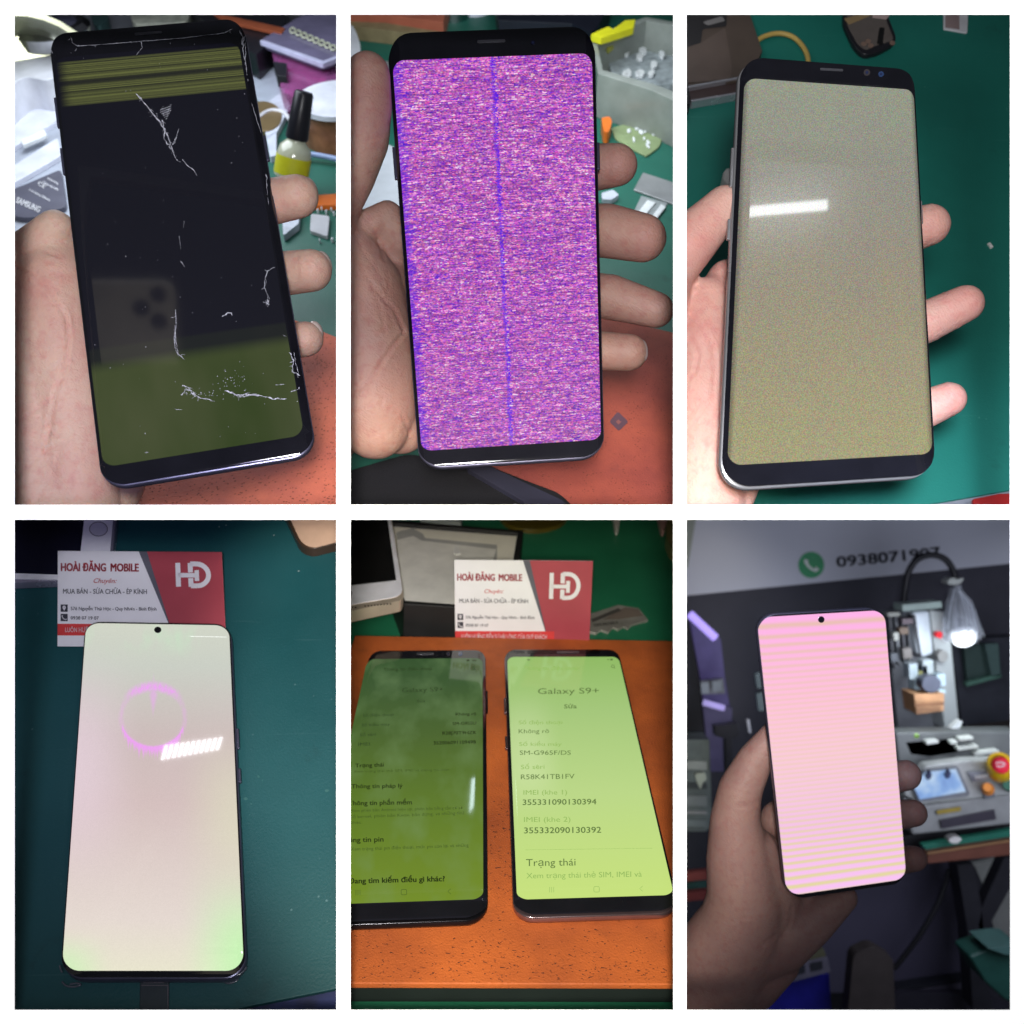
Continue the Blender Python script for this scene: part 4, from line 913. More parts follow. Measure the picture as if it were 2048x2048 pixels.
slab('body', B4, mp(d1, (1590, -40), (2010, -40), (2010, 140), (1760, 202), (1690, 170)), .007, M('dark_edge', (.05, .03, .02), .3), gp, r=[3, 3, 3, 26, 20])
slab('back_panel', B4, mp(d1, (1612, -40), (2010, -40), (2010, 130), (1770, 192), (1705, 160)), .0008, M('gold_back', (.62, .42, .30), .35), gp, h0=.0068, r=[3, 3, 3, 24, 20])

def card(root_label, f, quad, pl, texty):
    c = thing('business_card', root_label, 'card')
    slab('card_stock', pl, [f(*p) for p in quad], .0005, M('card_white', (.78, .77, .80), .45, var=.03), c, h0=-.0005, bev=0)
    H = homog([f(*p) for p in quad])
    def P(u, v): w_ = H @ [u, 1 - v, 1]; return (w_[0] / w_[2], w_[1] / w_[2])
    red = M('card_red', (.36, .055, .075), .45, var=.05); grey = M('card_slate', (.10, .10, .125), .5); vred = M('card_bright_red', (.62, .05, .05), .45); wh = M('card_logo', (.72, .70, .73), .45, var=.02)
    ink = M('card_ink', (.035, .035, .05), .5); rink = M('card_red_ink', (.36, .03, .045), .5)
    sheet('slate_stripe', pl, [P(.492, 0), P(.545, 0), P(.674, .80 if texty == 0 else .866), P(.668, .80 if texty == 0 else .866)], .0001, grey, c)
    sheet('red_field', pl, [P(.542, 0), P(1, 0), P(1, 1), P(.735, 1), P(.735, .80 if texty == 0 else .866), P(.672, .80 if texty == 0 else .866)], .00015, red, c)
    sheet('red_band', pl, [P(0, .77), P(.60, .77), P(.73, .885), P(.73, .89), P(0, .89)] if texty == 0 else [P(0, .865), P(.735, .865), P(.735, 1), P(0, 1)], .0002, vred, c)
    k_ = abs(P(0, 1)[1] - P(0, 0)[1])
    def T(t, x0, x1, y, hh, b, sh=0): return (t, P(x0, y), P(x1, y), hh * k_, b, sh, (0, -1))
    Y = texty
    if Y == 0: ys = (.215, .340, .455, .628, .725, .855)
    else: ys = (.245, .395, .515, .710, .810, .965)
    writing('lettering', pl, [T('HOÀI ĐĂNG', .018, .292, ys[0], .085, .028), T('MOBILE', .318, .490, ys[0], .085, .028)], .0003, rink, c)
    writing('lettering', pl, [T('Chuyên:', .215, .355, ys[1], .050, .006, .35)], .0003, M('card_script_red', (.60, .06, .05), .5), c)
    writing('lettering', pl, [T('MUA BÁN - SỬA CHỮA - ÉP KÍNH', .032, .535, ys[2], .052, .010),
        T('576 Nguyễn Thái Học - Quy Nhơn - Bình Định', .078, .590 if Y == 0 else .585, ys[3], .036, .012), T('0938 07 19 07', .078, .245, ys[4], .036, .012)], .0003, ink, c)
    if Y == 0: writing('lettering', pl, [T('LUÔN HƯỚNG ĐẾN SỰ HÀI LÒNG CỦA QUÝ KHÁCH', .045, .68, ys[5], .050, .010)], .0004, wh, c)
    else: writing('lettering', pl, [T('LUÔN HƯỚNG ĐẾN SỰ HÀI LÒNG CỦA QUÝ KHÁCH', .045, .68, ys[5], .060, .012)], .0004, wh, c)
    for yy, kind in ((ys[3], 0), (ys[4], 1)):
        sheet('icon_square', pl, [P(.018, yy - .058), P(.060, yy - .058), P(.060, yy + .018), P(.018, yy + .018)], .0002, ink, c)
        if kind == 0:
            sheet('icon_mark', pl, [P(.039, yy + .008), P(.029, yy - .022), P(.031, yy - .042), P(.039, yy - .048), P(.047, yy - .042), P(.049, yy - .022)], .0003, wh, c)
            sheet('icon_mark', pl, [P(.036, yy - .03), P(.039, yy - .036), P(.042, yy - .03), P(.039, yy - .024)], .0004, ink, c)
        else: strokes('icon_mark', pl, [[(*P(.028, yy - .042), 2.2), (*P(.027, yy - .028), 1.5), (*P(.036, yy - .006), 1.5), (*P(.048, yy + .004), 1.5), (*P(.053, yy - .006), 2.4)]], .0003, wh, c)
    # monogram: H whose bar runs into a D
    lw = .030 * abs(P(1, 0)[0] - P(0, 0)[0])
    if Y == 0: X0, X1, y0_, y1_ = .715, .925, .12, .375
    else: X0, X1, y0_, y1_ = .690, .915, .145, .46
    def L(u, v): return P(X0 + (X1 - X0) * u, y0_ + (y1_ - y0_) * v)
    R_ = [(*L(.60 + .34 * math.sin(t) , .5 - .46 * math.cos(t)), lw) for t in [math.pi * i / 12 for i in range(13)]]
    strokes('monogram', pl, [[(*L(.06, 0), lw), (*L(.06, 1), lw)], [(*L(.06, .52), lw * .9), (*L(.56, .52), lw * .9)], [(*L(.42, .04), lw), (*L(.60, .04), lw)] + R_[1:], [(*L(.60, .96), lw), (*L(.42, .96), lw)],
        [(*L(.42, 0), lw), (*L(.42, .40), lw)], [(*L(.42, .64), lw), (*L(.42, 1), lw)], [(*L(.60, .30), lw * .9), (*L(.60, .76), lw * .9)]], .0003, wh, c)
    return c
cq = [(280, 210), (1240, 217), (1268, 772), (278, 768)]
dpt = lambda pl, x, y, h: (CAM - pl.hit(x, y, h)).z
CP = pl3((*d1(280, 770), dpt(B4, *d1(280, 770), .0014)), (*d1(1268, 772), dpt(B4, *d1(1268, 772), .0014)), (*d1(700, 212), dpt(B4, *d1(700, 212), .0125)))
card('red and white business card tucked under the top of the pale screen phone', d1, cq, CP, 0)

stx = lambda f, x, y: q4.st(*f(x, y))
TLs, BRs = stx(d1, 450, 640), stx(d2, 1368, 1293)
def tosc(p):
    return p
def s4(k, u, v):
    base = k.ramp(v, [(0, srgb(226, 222, 200)), (.12, srgb(222, 210, 202)), (.42, srgb(206, 186, 184)), (.62, srgb(198, 182, 180)), (.85, srgb(196, 200, 190)), (1, srgb(202, 206, 192))])
    gr = k.math('MULTIPLY', k.math('SUBTRACT', 1, sstep(k, v, .02, .30)), sstep(k, u, .62, 1.0))
    gl = k.math('MULTIPLY', k.math('SUBTRACT', 1, sstep(k, v, .0, .10)), k.math('SUBTRACT', 1, sstep(k, u, .0, .3)))
    c = k.mix(k.math('MAXIMUM', gr, k.math('MULTIPLY', gl, .7)), base, srgb(194, 236, 176))
    pk = k.math('MULTIPLY', k.math('SUBTRACT', 1, sstep(k, u, .02, .45)), k.math('MULTIPLY', sstep(k, v, .12, .5), k.math('SUBTRACT', 1, sstep(k, v, .55, .95))))
    c = k.mix(k.math('MULTIPLY', pk, .6), c, srgb(226, 206, 218))
    yl = k.math('MULTIPLY', sstep(k, u, .6, 1), k.math('MULTIPLY', sstep(k, v, .1, .35), k.math('SUBTRACT', 1, sstep(k, v, .4, .7))))
    c = k.mix(k.math('MULTIPLY', yl, .6), c, srgb(214, 214, 184))
    g2 = k.math('MULTIPLY', k.ramp(k.noise(5, 3, vec=k.tex('UV')), [(.5, (0, 0, 0)), (.7, (.5, .5, .5))]), sstep(k, v, .86, .95))
    c = k.mix(g2, c, srgb(190, 224, 190))
    # ring
    cu, cv, ru, rv = .478, .682, .208, .098
    du = k.math('DIVIDE', k.math('SUBTRACT', u, cu), ru); dv = k.math('DIVIDE', k.math('SUBTRACT', v, cv), rv)
    rad = k.math('SQRT', k.math('ADD', k.math('MULTIPLY', du, du), k.math('MULTIPLY', dv, dv)))
    nz = k.noise(40, 2, .6, vec(k, k.math('MULTIPLY', u, 1.6), k.math('MULTIPLY', v, 1.2)))
    ring = k.math('SUBTRACT', 1, sstep(k, k.math('ABSOLUTE', k.math('SUBTRACT', rad, 1)), .02, k_w(k, dv)))
    ring = k.math('MULTIPLY', ring, k.math('ADD', .25, k.math('MULTIPLY', sstep(k, k.math('ABSOLUTE', dv), .55, .95), .65)))
    col_n = k.noise(70, 2, .6, vec(k, u, .3))
    arc = k.math('SQRT', k.math('MAXIMUM', 0.0, k.math('SUBTRACT', 1.0, k.math('MULTIPLY', du, du))))
    below = k.math('SUBTRACT', k.math('MULTIPLY', arc, -1), dv)        # distance below the lower arc
    drip = k.math('MULTIPLY', k.math('GREATER_THAN', below, -.05), k.math('SUBTRACT', 1, sstep(k, below, .02, k.math('ADD', .05, k.math('MULTIPLY', k.ramp(col_n, [(.4, (0, 0, 0)), (.6, (1, 1, 1))]), .45)))))
    drip = k.math('MULTIPLY', drip, k.math('LESS_THAN', k.math('ABSOLUTE', du), .95))
    f = k.math('MAXIMUM', k.math('MULTIPLY', ring, k.math('ADD', .1, k.math('MULTIPLY', k.ramp(nz, [(.3, (.2, .2, .2)), (.6, (1, 1, 1))]), .85))), k.math('MULTIPLY', drip, .75), clamp=True)
    dot = k.math('SUBTRACT', 1, sstep(k, k.math('ADD', k.math('ABSOLUTE', k.math('MULTIPLY', du, 5)), k.math('ABSOLUTE', k.math('SUBTRACT', dv, .72))), .2, .9))
    f = k.math('MAXIMUM', f, k.math('MULTIPLY', dot, .4))
    c = k.mix(f, c, srgb(238, 152, 246))
    w2 = white(k, vec(k, k.math('FLOOR', k.math('MULTIPLY', u, 260)), k.math('FLOOR', k.math('MULTIPLY', v, 560)))).outputs[0]
    gg = k.math('ADD', 1.03, k.math('MULTIPLY', w2, .07)); return k.mix(1.0, c, vec(k, gg, gg, gg), 'MULTIPLY')
def k_w(k, dv): return k.math('ADD', .12, k.math('MULTIPLY', sstep(k, dv, .3, 1.0), .14))
ph4, q4, r4 = phone('large phone with pale screen and magenta ring lying over the business card', 'phone', q4, 9, dark_frame,
    [d1(444, 640), d1(1282, 640), d2(1368, 1293), d2(303, 1293)], screen_mat('screen_pale_ring', s4, .05), 7, curve=(.002, .0012),
    buttons=(('r', .60, .66), ('r', .50, .54)))
slab('front_camera', q4.pl, discpts(*d1(865, 672), 7.2, 6.2), .0003, M('lens_black', (.005, .005, .008), .1, coat=1), ph4, bev=0)
tp_ = thing('film_tab', 'dark pull tab sticking out below the pale screen phone', 'tab')
slab('tab', B4, mp(d2, (760, 1345), (930, 1345), (925, 1700), (755, 1700)), .0015, M('tab_brown', (.035, .045, .055), .4), tp_)
strokes('fold', B4.up(.0016), [[(*d2(780, 1362), 1.5), (*d2(900, 1362), 1.5)], [(*d2(770, 1378), 1), (*d2(925, 1378), 1)], [(*d2(925, 1378), 1), (*d2(925, 1520), 1)]], .0001, M('fold_pale', (.20, .17, .20), .4), tp_)
fm = M('loose_film', (.09, .10, .13), .2, coat=.8)
for L_, lb in (([(305, 1358), (330, 1380), (370, 1386), (412, 1376), (395, 1366), (350, 1372)], 'curl of loose clear film under the lower left corner of the pale screen phone'),
               ([(1240, 1350), (1280, 1366), (1325, 1352), (1335, 1340)], 'curl of loose clear film under the lower right corner of the pale screen phone')):
    tag(tube('film_curl', [B4.hit(*d2(x, y), .0012) for x, y in L_], .0004, fm), lb, 'film')
tube('film_edge', [q4.pl.hit(*d2(x, y), .0002) for x, y in ((290, 1262), (298, 1290), (306, 1302))], .0003, fm, ph4)
tube('film_edge', [q4.pl.hit(*d2(x, y), -.002) for x, y in ((1384, 1268), (1370, 1292), (1330, 1318), (1280, 1330), (1240, 1336), (700, 1338), (420, 1336))], .00035, fm, ph4)
for i, (x, y) in enumerate(((1225, 68), (1265, 60), (1690, 328), (1545, 118))):
    sheet('speck', B4, discpts(*d1(x, y), 1.4, 1.2, 6), .0006 + i * 1e-5, M('speck_pale', (.35, .40, .40), .5), bpy.data.objects['cutting_mat.003'] if True else None)
for i, (x, y, a) in enumerate(((1380, 285, 9), (1455, 155, 6), (1478, 178, 4), (1855, 238, 8), (1580, 1002, 3), (1610, 1168, 2), (1402, 380, 3), (1412, 315, 4))):
    sheet('smudge', B4, discpts(*d2(x, y), a * .5, a * .35, 8, i), .0008 + i * 1e-5, M('speck_dim', (.035, .12, .12), .5), bpy.data.objects['cutting_mat.003'] if True else None)
# slatted lamp on the divider, mirrored in the screen
def mirror_on(pl, px, py, wall_p, wall_n):
    p = pl.hit(px, py); v = (p - CAM).normalized(); r = v - pl.n * 2 * v.dot(pl.n); wn = Vector(wall_n)
    return p + r * ((Vector(wall_p) - p).dot(wn) / r.dot(wn))
sl = thing('slat_lamp', 'row of white lamp slats mirrored in the pale screen', 'lamp')
glow = M('slat_glow', (.9, .9, .9), .5, emis=(.93, .95, 1), es=22)
wallp = CAM + Vector((0, -.0022, 0)) + ray(300, 1024.4) * .4
for i in range(11):
    x0 = 893 + i * 32; y0 = 1352 - i * 4.6; dx = 19
    Q = [mirror_on(q4.pl, *d1(*p), wallp, (0, 1, 0)) for p in ((x0 + 12, y0), (x0 + 12 + dx, y0 - 3), (x0 + dx - 10, y0 + 82 - i * 1.2), (x0 - 10, y0 + 85 - i * 1.2))]
    if i in (0, 10): print('slat', [tuple(round(c, 3) for c in p - CAM) for p in Q])
    v = Q + [p + Vector((0, .0008, 0)) for p in Q]
    fixn(mesh('slat', v, [(0, 1, 2, 3), (4, 5, 6, 7), (0, 1, 5, 4), (1, 2, 6, 5), (2, 3, 7, 6), (3, 0, 4, 7)], glow, sl))
clip_to_opening(before, x1=686.9, y0=1024.4)

# ================================================================== 5: two green phones on the orange slab
before = set(scene.objects)
q5b = mkq([(1009.4, 1320.4), (1026.5, 1800.6)], [(1241.7, 1313.5), (1344.2, 1746)], [(1031.6, 1298), (1223, 1298)], [(1059, 1829.6), (1270.7, 1822.8)], .525, .0062)
q5a = QMap(corners([(736, 1317), (702, 1474)], [(971.8, 1317), (976.3, 1800.6)], [(768.6, 1300.5), (942.8, 1298.8)], [(702, 1843.3), (936, 1834.8)]), q5b.pl, .0062)
S5 = q5b.pl.up(-.0062); G5 = S5.up(-.014)
green5 = MM('green_mat_warm', (.014, .16, .075), .5)
struct(slab('worktop', G5.up(-.015), [(680, 1000), (1364, 1000), (1364, 2110), (680, 2110)], .01, bench, bev=0))
tag(slab('cutting_mat', G5, [(680, 1005), (1364, 1005), (1364, 2110), (680, 2110)], .003, green5, h0=-.003, bev=0), 'green work mat around the orange slab and open box', 'mat')
om5 = orange_mat('orange_slab_scuffed', (.52, .125, .026), sc=1100, thr=.74)
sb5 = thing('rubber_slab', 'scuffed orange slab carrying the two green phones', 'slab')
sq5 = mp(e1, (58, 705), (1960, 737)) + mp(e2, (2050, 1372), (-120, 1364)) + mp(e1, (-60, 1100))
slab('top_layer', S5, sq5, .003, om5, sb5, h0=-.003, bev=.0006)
slab('edge_shadow_layer', S5, [(x, y) for x, y in sq5], .0106, M('edge_shadow_black', (.006, .012, .010), .7), sb5, h0=-.0137, bev=.0006)  # black layer stands for the slab's dark edge and the shadow below
dk = M('scratch_dark', (.06, .015, .008), .8)
L = []
for k_ in range(420):
    if random.random() < .8: x = random.uniform(60, 1880); y = 1350 - abs(random.gauss(0, 150)); 
    else: x = random.uniform(845, 970); y = random.uniform(300, 1300)
    if y < 960 and not (845 < x < 975): continue
    a = random.uniform(-.5, .6); l_ = random.uniform(3, 20) * (1.8 if random.random() < .12 else .8); p0 = e2(x, y); 
    L.append([(*p0, random.uniform(.8, 2.6)), (p0[0] + math.cos(a) * l_ * .34, p0[1] + math.sin(a) * l_ * .34, random.uniform(.3, 1.1))])
strokes('scratches', S5, L, .0001, dk, sb5)['kind'] = 'stuff'
# open box, white phone, roundel, tools, stencil
ob5 = thing('open_box', 'open black box with white card lining behind the business card', 'box')
shell('tray', G5, mp(e1, (150, 20), (1045, 92), (975, 560), (345, 520)), mp(e1, (180, 40), (1010, 104), (945, 545), (352, 500)), .030, M('box_black', (.012, .012, .012), .5), ob5, floor_h=.002)
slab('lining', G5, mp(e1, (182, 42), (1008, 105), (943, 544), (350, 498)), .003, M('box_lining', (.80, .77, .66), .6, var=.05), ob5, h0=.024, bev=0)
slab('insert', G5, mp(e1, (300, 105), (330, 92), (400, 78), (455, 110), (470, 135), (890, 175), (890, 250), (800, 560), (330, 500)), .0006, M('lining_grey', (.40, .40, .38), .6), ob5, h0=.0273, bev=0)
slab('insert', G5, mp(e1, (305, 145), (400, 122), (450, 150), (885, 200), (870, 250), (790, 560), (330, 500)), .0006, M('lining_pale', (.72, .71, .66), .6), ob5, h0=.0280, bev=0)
slab('tab', G5, mp(e1, (638, 180), (665, 172), (670, 205), (680, 222), (650, 232), (636, 220)), .001, M('tab_white', (.75, .75, .72), .5), ob5, h0=.029)
w5 = thing('smartphone', 'white phone with black screen lying on the open box', 'phone')
slab('body', G5, mp(e1, (-90, -60), (262, -60), (345, 470), (330, 500), (-90, 590)), .008, M('gold_side', (.55, .46, .36), .3, metal=.4), w5, h0=.034, r=[3, 3, 20, 8, 3], bev=.0015)
slab('front_panel', G5, mp(e1, (-90, -60), (258, -60), (338, 450), (300, 478), (-90, 545)), .0008, M('white_phone'), w5, h0=.0416, r=[3, 3, 14, 12, 3])
slab('screen', G5, mp(e1, (-90, -60), (238, -60), (300, 380), (-90, 425)), .0003, M('black_screen', (.006, .006, .006), .12), w5, h0=.0424, bev=0)
for i in range(9): sheet('speaker_hole', G5, discpts(*e1(118 + i * 18.5, 533 - i * 1.6), 2.2, 1.4, 8), .0422 + i * 1e-6, M('hole_black', (.01, .01, .01), .6), w5)
for x in (40, 62): sheet('speaker_hole', G5, discpts(*e1(x, 541), 2.2, 1.4, 8), .0423, M('hole_black'), w5)
sheet('home_button', G5, discpts(*e1(18, 458), 8, 7), .0426, M('button_ring'), w5)
rd = thing('roundel', 'dark round lid with yellow rim at the top edge', 'lid')
slab('disc', G5, discpts(*e1(1105, 5), 66, 27, 36), .004, M('olive_disc', (.10, .075, .010), .4), rd); slab('rim', G5, discpts(*e1(1105, 12), 68, 24, 36), .002, M('yellow_rim', (.30, .24, .04), .4), rd)
tag(slab('grey_dish', G5, mp(e1, (440, -20), (690, -20), (680, 45), (600, 35)), .03, M('grey_lid', (.25, .28, .26), .4)), 'grey lid at the top edge behind the open box', 'lid')
for x, y, w_, m_, lb in ((1590, 85, 26, 'tool_white', 'white pointed tool tip at the top edge'), (1860, 95, 34, 'tool_pink', 'white and pink pointed tool at the top right')):
    tag(slab('tool_tip', G5, mp(e1, (x - w_, -20), (x + w_, -20), (x + 14, y - 15), (x + 2, y), (x - 10, y - 15)), .006, M(m_, (.55, .52, .48) if 'white' in m_ else (.58, .32, .30), .4), r=3), lb, 'tool')
tag(slab('brass_tool', G5, mp(e1, (1890, -20), (1990, -20), (1990, 230), (1905, 190), (1880, 120)), .01, M('brass_dull', (.30, .24, .10), .35, metal=.3), r=6), 'brass coloured tool cut by the right edge of the green mat', 'tool')
st5 = thing('metal_stencil', 'toothed metal stencil sticking out right of the business card', 'stencil')
slab('plate', G5, mp(e1, (1330, 610), (1600, 525), (1720, 545), (1775, 612), (1680, 640), (1655, 662), (1630, 650), (1600, 668), (1570, 655), (1540, 685), (1500, 670), (1470, 690), (1420, 680), (1330, 700)), .002, M('stencil_steel', (.30, .29, .26), .4, metal=.4, var=.25), st5, bev=.0003)
sheet('slot', G5, mp(e1, (1440, 610), (1600, 545), (1620, 560), (1450, 628)), .0023, M('slot_dark', (.06, .055, .05), .5), st5)
sheet('worn_patch', G5, mp(e1, (1510, 612), (1640, 540), (1715, 550), (1745, 590), (1600, 610)), .0022, M('worn_brown', (.15, .12, .10), .5), st5)
writing('lettering', G5, [('TIPS MOBILE', e1(1455, 656), e1(1600, 636), 6, .01)], .0024, M('slot_dark'), st5)
d5 = (CAM - S5.hit(*e1(1000, 715))).z
C5 = pl3((*e1(650, 725), d5 + .002), (*e1(1430, 725), d5 + .002), (*e1(1000, 262), d5 - .016))
card('red and white business card leaning on the far edge of the orange slab', e1, [(640, 262), (1452, 270), (1430, 745), (646, 742)], C5, 1)

def ui_base(bright):
    def s(k, u, v):
        if bright:
            c = k.ramp(v, [(0, srgb(198, 224, 122)), (.35, srgb(186, 214, 134)), (.7, srgb(164, 198, 122)), (1, srgb(142, 184, 98))])
            gl = k.math('MULTIPLY', k.math('SUBTRACT', 1, sstep(k, k.math('ABSOLUTE', k.math('SUBTRACT', u, .12)), .02, .3)), k.math('MULTIPLY', sstep(k, v, .25, .45), k.math('SUBTRACT', 1, sstep(k, v, .5, .9))))
            c = k.mix(k.math('MULTIPLY', gl, .3), c, srgb(226, 240, 190))  # pale patch at middle left is a reflection put into the screen colour
        else:
            c = k.ramp(v, [(0, srgb(112, 138, 30)), (.3, srgb(92, 120, 36)), (.6, srgb(72, 98, 42)), (.85, srgb(58, 86, 46)), (1, srgb(48, 78, 40))])
            n_ = k.ramp(k.noise(4, 3, .5, vec(k, u, k.math('MULTIPLY', v, 1.6))), [(.45, (0, 0, 0)), (.75, (.35, .35, .35))])
            c = k.mix(n_, c, srgb(120, 150, 100))  # cloudy patches imitate reflections in the screen colour
        return c
    return s
UB = M('ui_ink', (.02, .03, .01), .4, emis=srgb(84, 108, 56), es=1); UF = M('ui_faint', (.02, .03, .01), .4, emis=srgb(142, 178, 92), es=1)
scr5b = [e1(950, 835), e1(1603, 828), e2(1928, 850), e2(1008, 877)]
ph5b, _, _ = phone('right hand phone of the pair on the orange slab, bright green screen', 'phone', q5b, 9.5, M('rose_frame', (.35, .25, .27), .2, metal=.9), scr5b, screen_mat('screen_bright_green', ui_base(True), .1), 5, curve=(.004, .0016),
    ear=mp(e1, (1240, 797), (1370, 796), (1372, 808), (1242, 809)), cams=(), buttons=(('l', .70, .77), ('l', .55, .60)))
sheet('sensor_bar', q5b.pl, mp(e1, (1068, 790), (1490, 788), (1493, 810), (1068, 812)), .0001, M('sensor_black', (.003, .003, .003), .2), ph5b, r=3)
TP = q5b.pl
writing('lettering', TP, [
    ('Galaxy S9+', e1(1130, 1048), e1(1487, 1044), 12, .0), ('Sửa', e1(1283, 1132), e1(1357, 1131), 8.5, .008), ('Không rõ', e1(1017, 1278), e1(1195, 1276), 8.6, .0),
    ('SM-G965F/DS', e1(1023, 1404), e1(1322, 1404), 9.2, .0), ('R58K41TB1FV', e2(1030, 172), e2(1344, 168), 10.4, .0),
    ('355331090130394', e2(1040, 322), e2(1472, 318), 11.6, .006), ('355332090130392', e2(1048, 488), e2(1500, 484), 12.4, .006), ('Trạng thái', e2(1060, 680), e2(1350, 676), 15, .0)], .0003, UB, ph5b)
writing('lettering', TP, [
    ('Thông tin điện thoại', e1(1048, 906), e1(1370, 906), 7.2, .006), ('Số điện thoại', e1(1017, 1226), e1(1272, 1224), 7.8, 0), ('Số kiểu máy', e1(1020, 1352), e1(1268, 1352), 8, 0),
    ('Số sêri', e2(1030, 112), e2(1168, 110), 9, 0), ('IMEI (khe 1)', e2(1045, 262), e2(1300, 260), 9.8, 0), ('IMEI (khe 2)', e2(1048, 422), e2(1320, 420), 10.6, 0),
    ('Xem trạng thái thẻ SIM, IMEI và', e2(1062, 752), e2(1738, 742), 11.5, 0)], .0003, UF, ph5b)
def navs(pl, f, bx_, hx, rx, y, mat_, par, s=1):
    strokes('nav_icon', pl, [[(*f(bx_ + i * 12, y - 16), .9), (*f(bx_ + i * 12, y + 16), .9)] for i in range(3)], .0003, mat_, par)
    R = roundpoly([(hx - 16, y - 18), (hx + 16, y - 18), (hx + 16, y + 14), (hx - 16, y + 14)], 8, 4); R.append(R[0]); strokes('nav_icon', pl, [[(*f(a, b), 1.0) for a, b in R]], .0003, mat_, par)
    strokes('nav_icon', pl, [[(*f(rx + 8, y - 22), .9), (*f(rx - 10, y - 6), .9), (*f(rx + 8, y + 10), .9)]], .0003, mat_, par)
navs(TP, e2, 1198, 1473, 1735, 818, UF, ph5b)
def lens(pl, f, x, y, m_, par):
    L_ = [(*f(x + 9 * math.cos(t), y + 8 * math.sin(t)), .9) for t in [2 * math.pi * i / 12 for i in range(13)]]
    strokes('search_icon', pl, [L_, [(*f(x + 6, y + 6), 1), (*f(x + 14, y + 13), 1)]], .0003, m_, par)
lens(TP, e1, 1568, 886, UB, ph5b)
strokes('back_arrow', TP, [[(*e1(1008, 885), .8), (*e1(1000, 896), .8), (*e1(1008, 907), .8)]], .0003, UF, ph5b)
strokes('status_icon', TP, [[(*e1(1068, 848), 3), (*e1(1082, 848), 3)], [(*e1(1535, 846), 1.5), (*e1(1545, 846), 1.5)], [(*e1(1552, 846), 3), (*e1(1568, 846), 3)]], .0003, UB, ph5b)
strokes('divider_line', TP, [[(*e2(1055, 585), .5), (*e2(1800, 575), .5)]], .0003, UF, ph5b)
scr5a = [e1(140, 845), e1(800, 838), e2(818, 872), tuple(isec(e1(140, 845), e1(32, 1290), e2(32, 902), e2(640, 880)))]
ph5a, _, _ = phone('left hand phone of the pair on the orange slab, dim green screen', 'phone', q5a, 9.5, M('black_frame_gloss', (.02, .02, .025), .2, metal=.8), scr5a, screen_mat('screen_dim_green', ui_base(False), .06), 5, curve=(.004, .0016),
    ear=mp(e1, (420, 806), (520, 804), (522, 815), (422, 817)), cams=((*e1(605, 812), 4, M('iris_dark')), (*e1(675, 812), 4, M('lens_blue'))), buttons=(('r', .70, .80), ))
DB = M('dim_ink', (.01, .015, .005), .4, emis=srgb(30, 42, 12), es=1); DF = M('dim_faint', (.01, .015, .005), .4, emis=srgb(62, 84, 28), es=1); DD = M('dim_upper', (.01, .015, .005), .4, emis=srgb(40, 60, 30), es=1)
writing('lettering', TP, [('Trạng thái', e2(60, 102), e2(228, 96), 8, .012), ('Thông tin pháp lý', e2(38, 224), e2(338, 220), 8.5, .01), ('Thông tin phần mềm', e2(20, 324), e2(392, 318), 9.5, .012),
    ('Thông tin pin', e2(-35, 542), e2(226, 536), 10.5, .012), ('Đang tìm kiếm điều gì khác?', e2(20, 782), e2(585, 768), 11, .018)], .0003, DB, ph5a)
writing('lettering', TP, [('Xem trạng thái thẻ SIM, IMEI và thông tin khác', e2(50, 133), e2(612, 122), 5.5, 0), ('Xem phiên bản Android hiện tại, phiên bản băng tần cơ sở', e2(34, 364), e2(690, 346), 6.5, 0),
    ('số kernel, phiên bản Knox, bản dựng, và những thứ', e2(34, 400), e2(700, 376), 6.5, 0), ('khác.', e2(34, 434), e2(100, 430), 6.5, 0), ('Xem trạng thái pin điện thoại, mức pin còn lại và những', e2(34, 590), e2(724, 566), 7, 0)], .0003, DF, ph5a)
writing('lettering', TP, [('Thông tin điện thoại', e1(225, 912), e1(510, 908), 6.5, .006), ('Galaxy S9+', e1(335, 1038), e1(575, 1032), 9.5, 0), ('Sửa', e1(420, 1098), e1(470, 1096), 6.5, 0),
    ('Số điện thoại', e1(105, 1182), e1(285, 1176), 6, 0), ('Số kiểu máy', e1(98, 1238), e1(262, 1232), 6, 0), ('Số sêri', e1(88, 1296), e1(180, 1292), 6.5, 0), ('IMEI', e1(78, 1352), e1(145, 1350), 7, 0)], .0003, DD, ph5a)
writing('lettering', TP, [('Không rõ', e1(648, 1174), e1(768, 1172), 6, .01), ('SM-G955U', e1(630, 1230), e1(768, 1226), 6.2, .01), ('R28J70T9HZR', e1(570, 1286), e1(768, 1282), 6.6, .012), ('352006091109498', e1(518, 1344), e1(766, 1338), 7, .012)], .0003, DB, ph5a)
navs(TP, e2, 64, 345, 612, 834, DF, ph5a); lens(TP, e1, 750, 893, DB, ph5a)
strokes('status_icon', TP, [[(*e1(710, 850), 3), (*e1(728, 850), 3)], [(*e1(745, 850), 2), (*e1(770, 850), 2)]], .0003, DB, ph5a)
gl5 = thing('glare_strip', 'narrow cool lamp mirrored in the right edge of the dim green screen', 'lamp')  # unseen glowing strip, added to make the glare on the glass
wallp5 = CAM + Vector((0, -.0022, 0)) + ray(850, 1024.4) * .5
Q = [mirror_on(q5b.pl, *e2(*p), wallp5, (0, 1, 0)) for p in ((742, 170), (764, 165), (752, 330), (728, 370))]
fixn(mesh('glow_panel', Q + [p + Vector((0, .0008, 0)) for p in Q], [(0, 1, 2, 3), (4, 5, 6, 7), (0, 1, 5, 4), (1, 2, 6, 5), (2, 3, 7, 6), (3, 0, 4, 7)], M('cool_glow', (.9, .9, .9), .5, emis=(.75, .92, 1), es=14), gl5))
print('P5 lamp', [tuple(round(c, 3) for c in p - CAM) for p in Q])
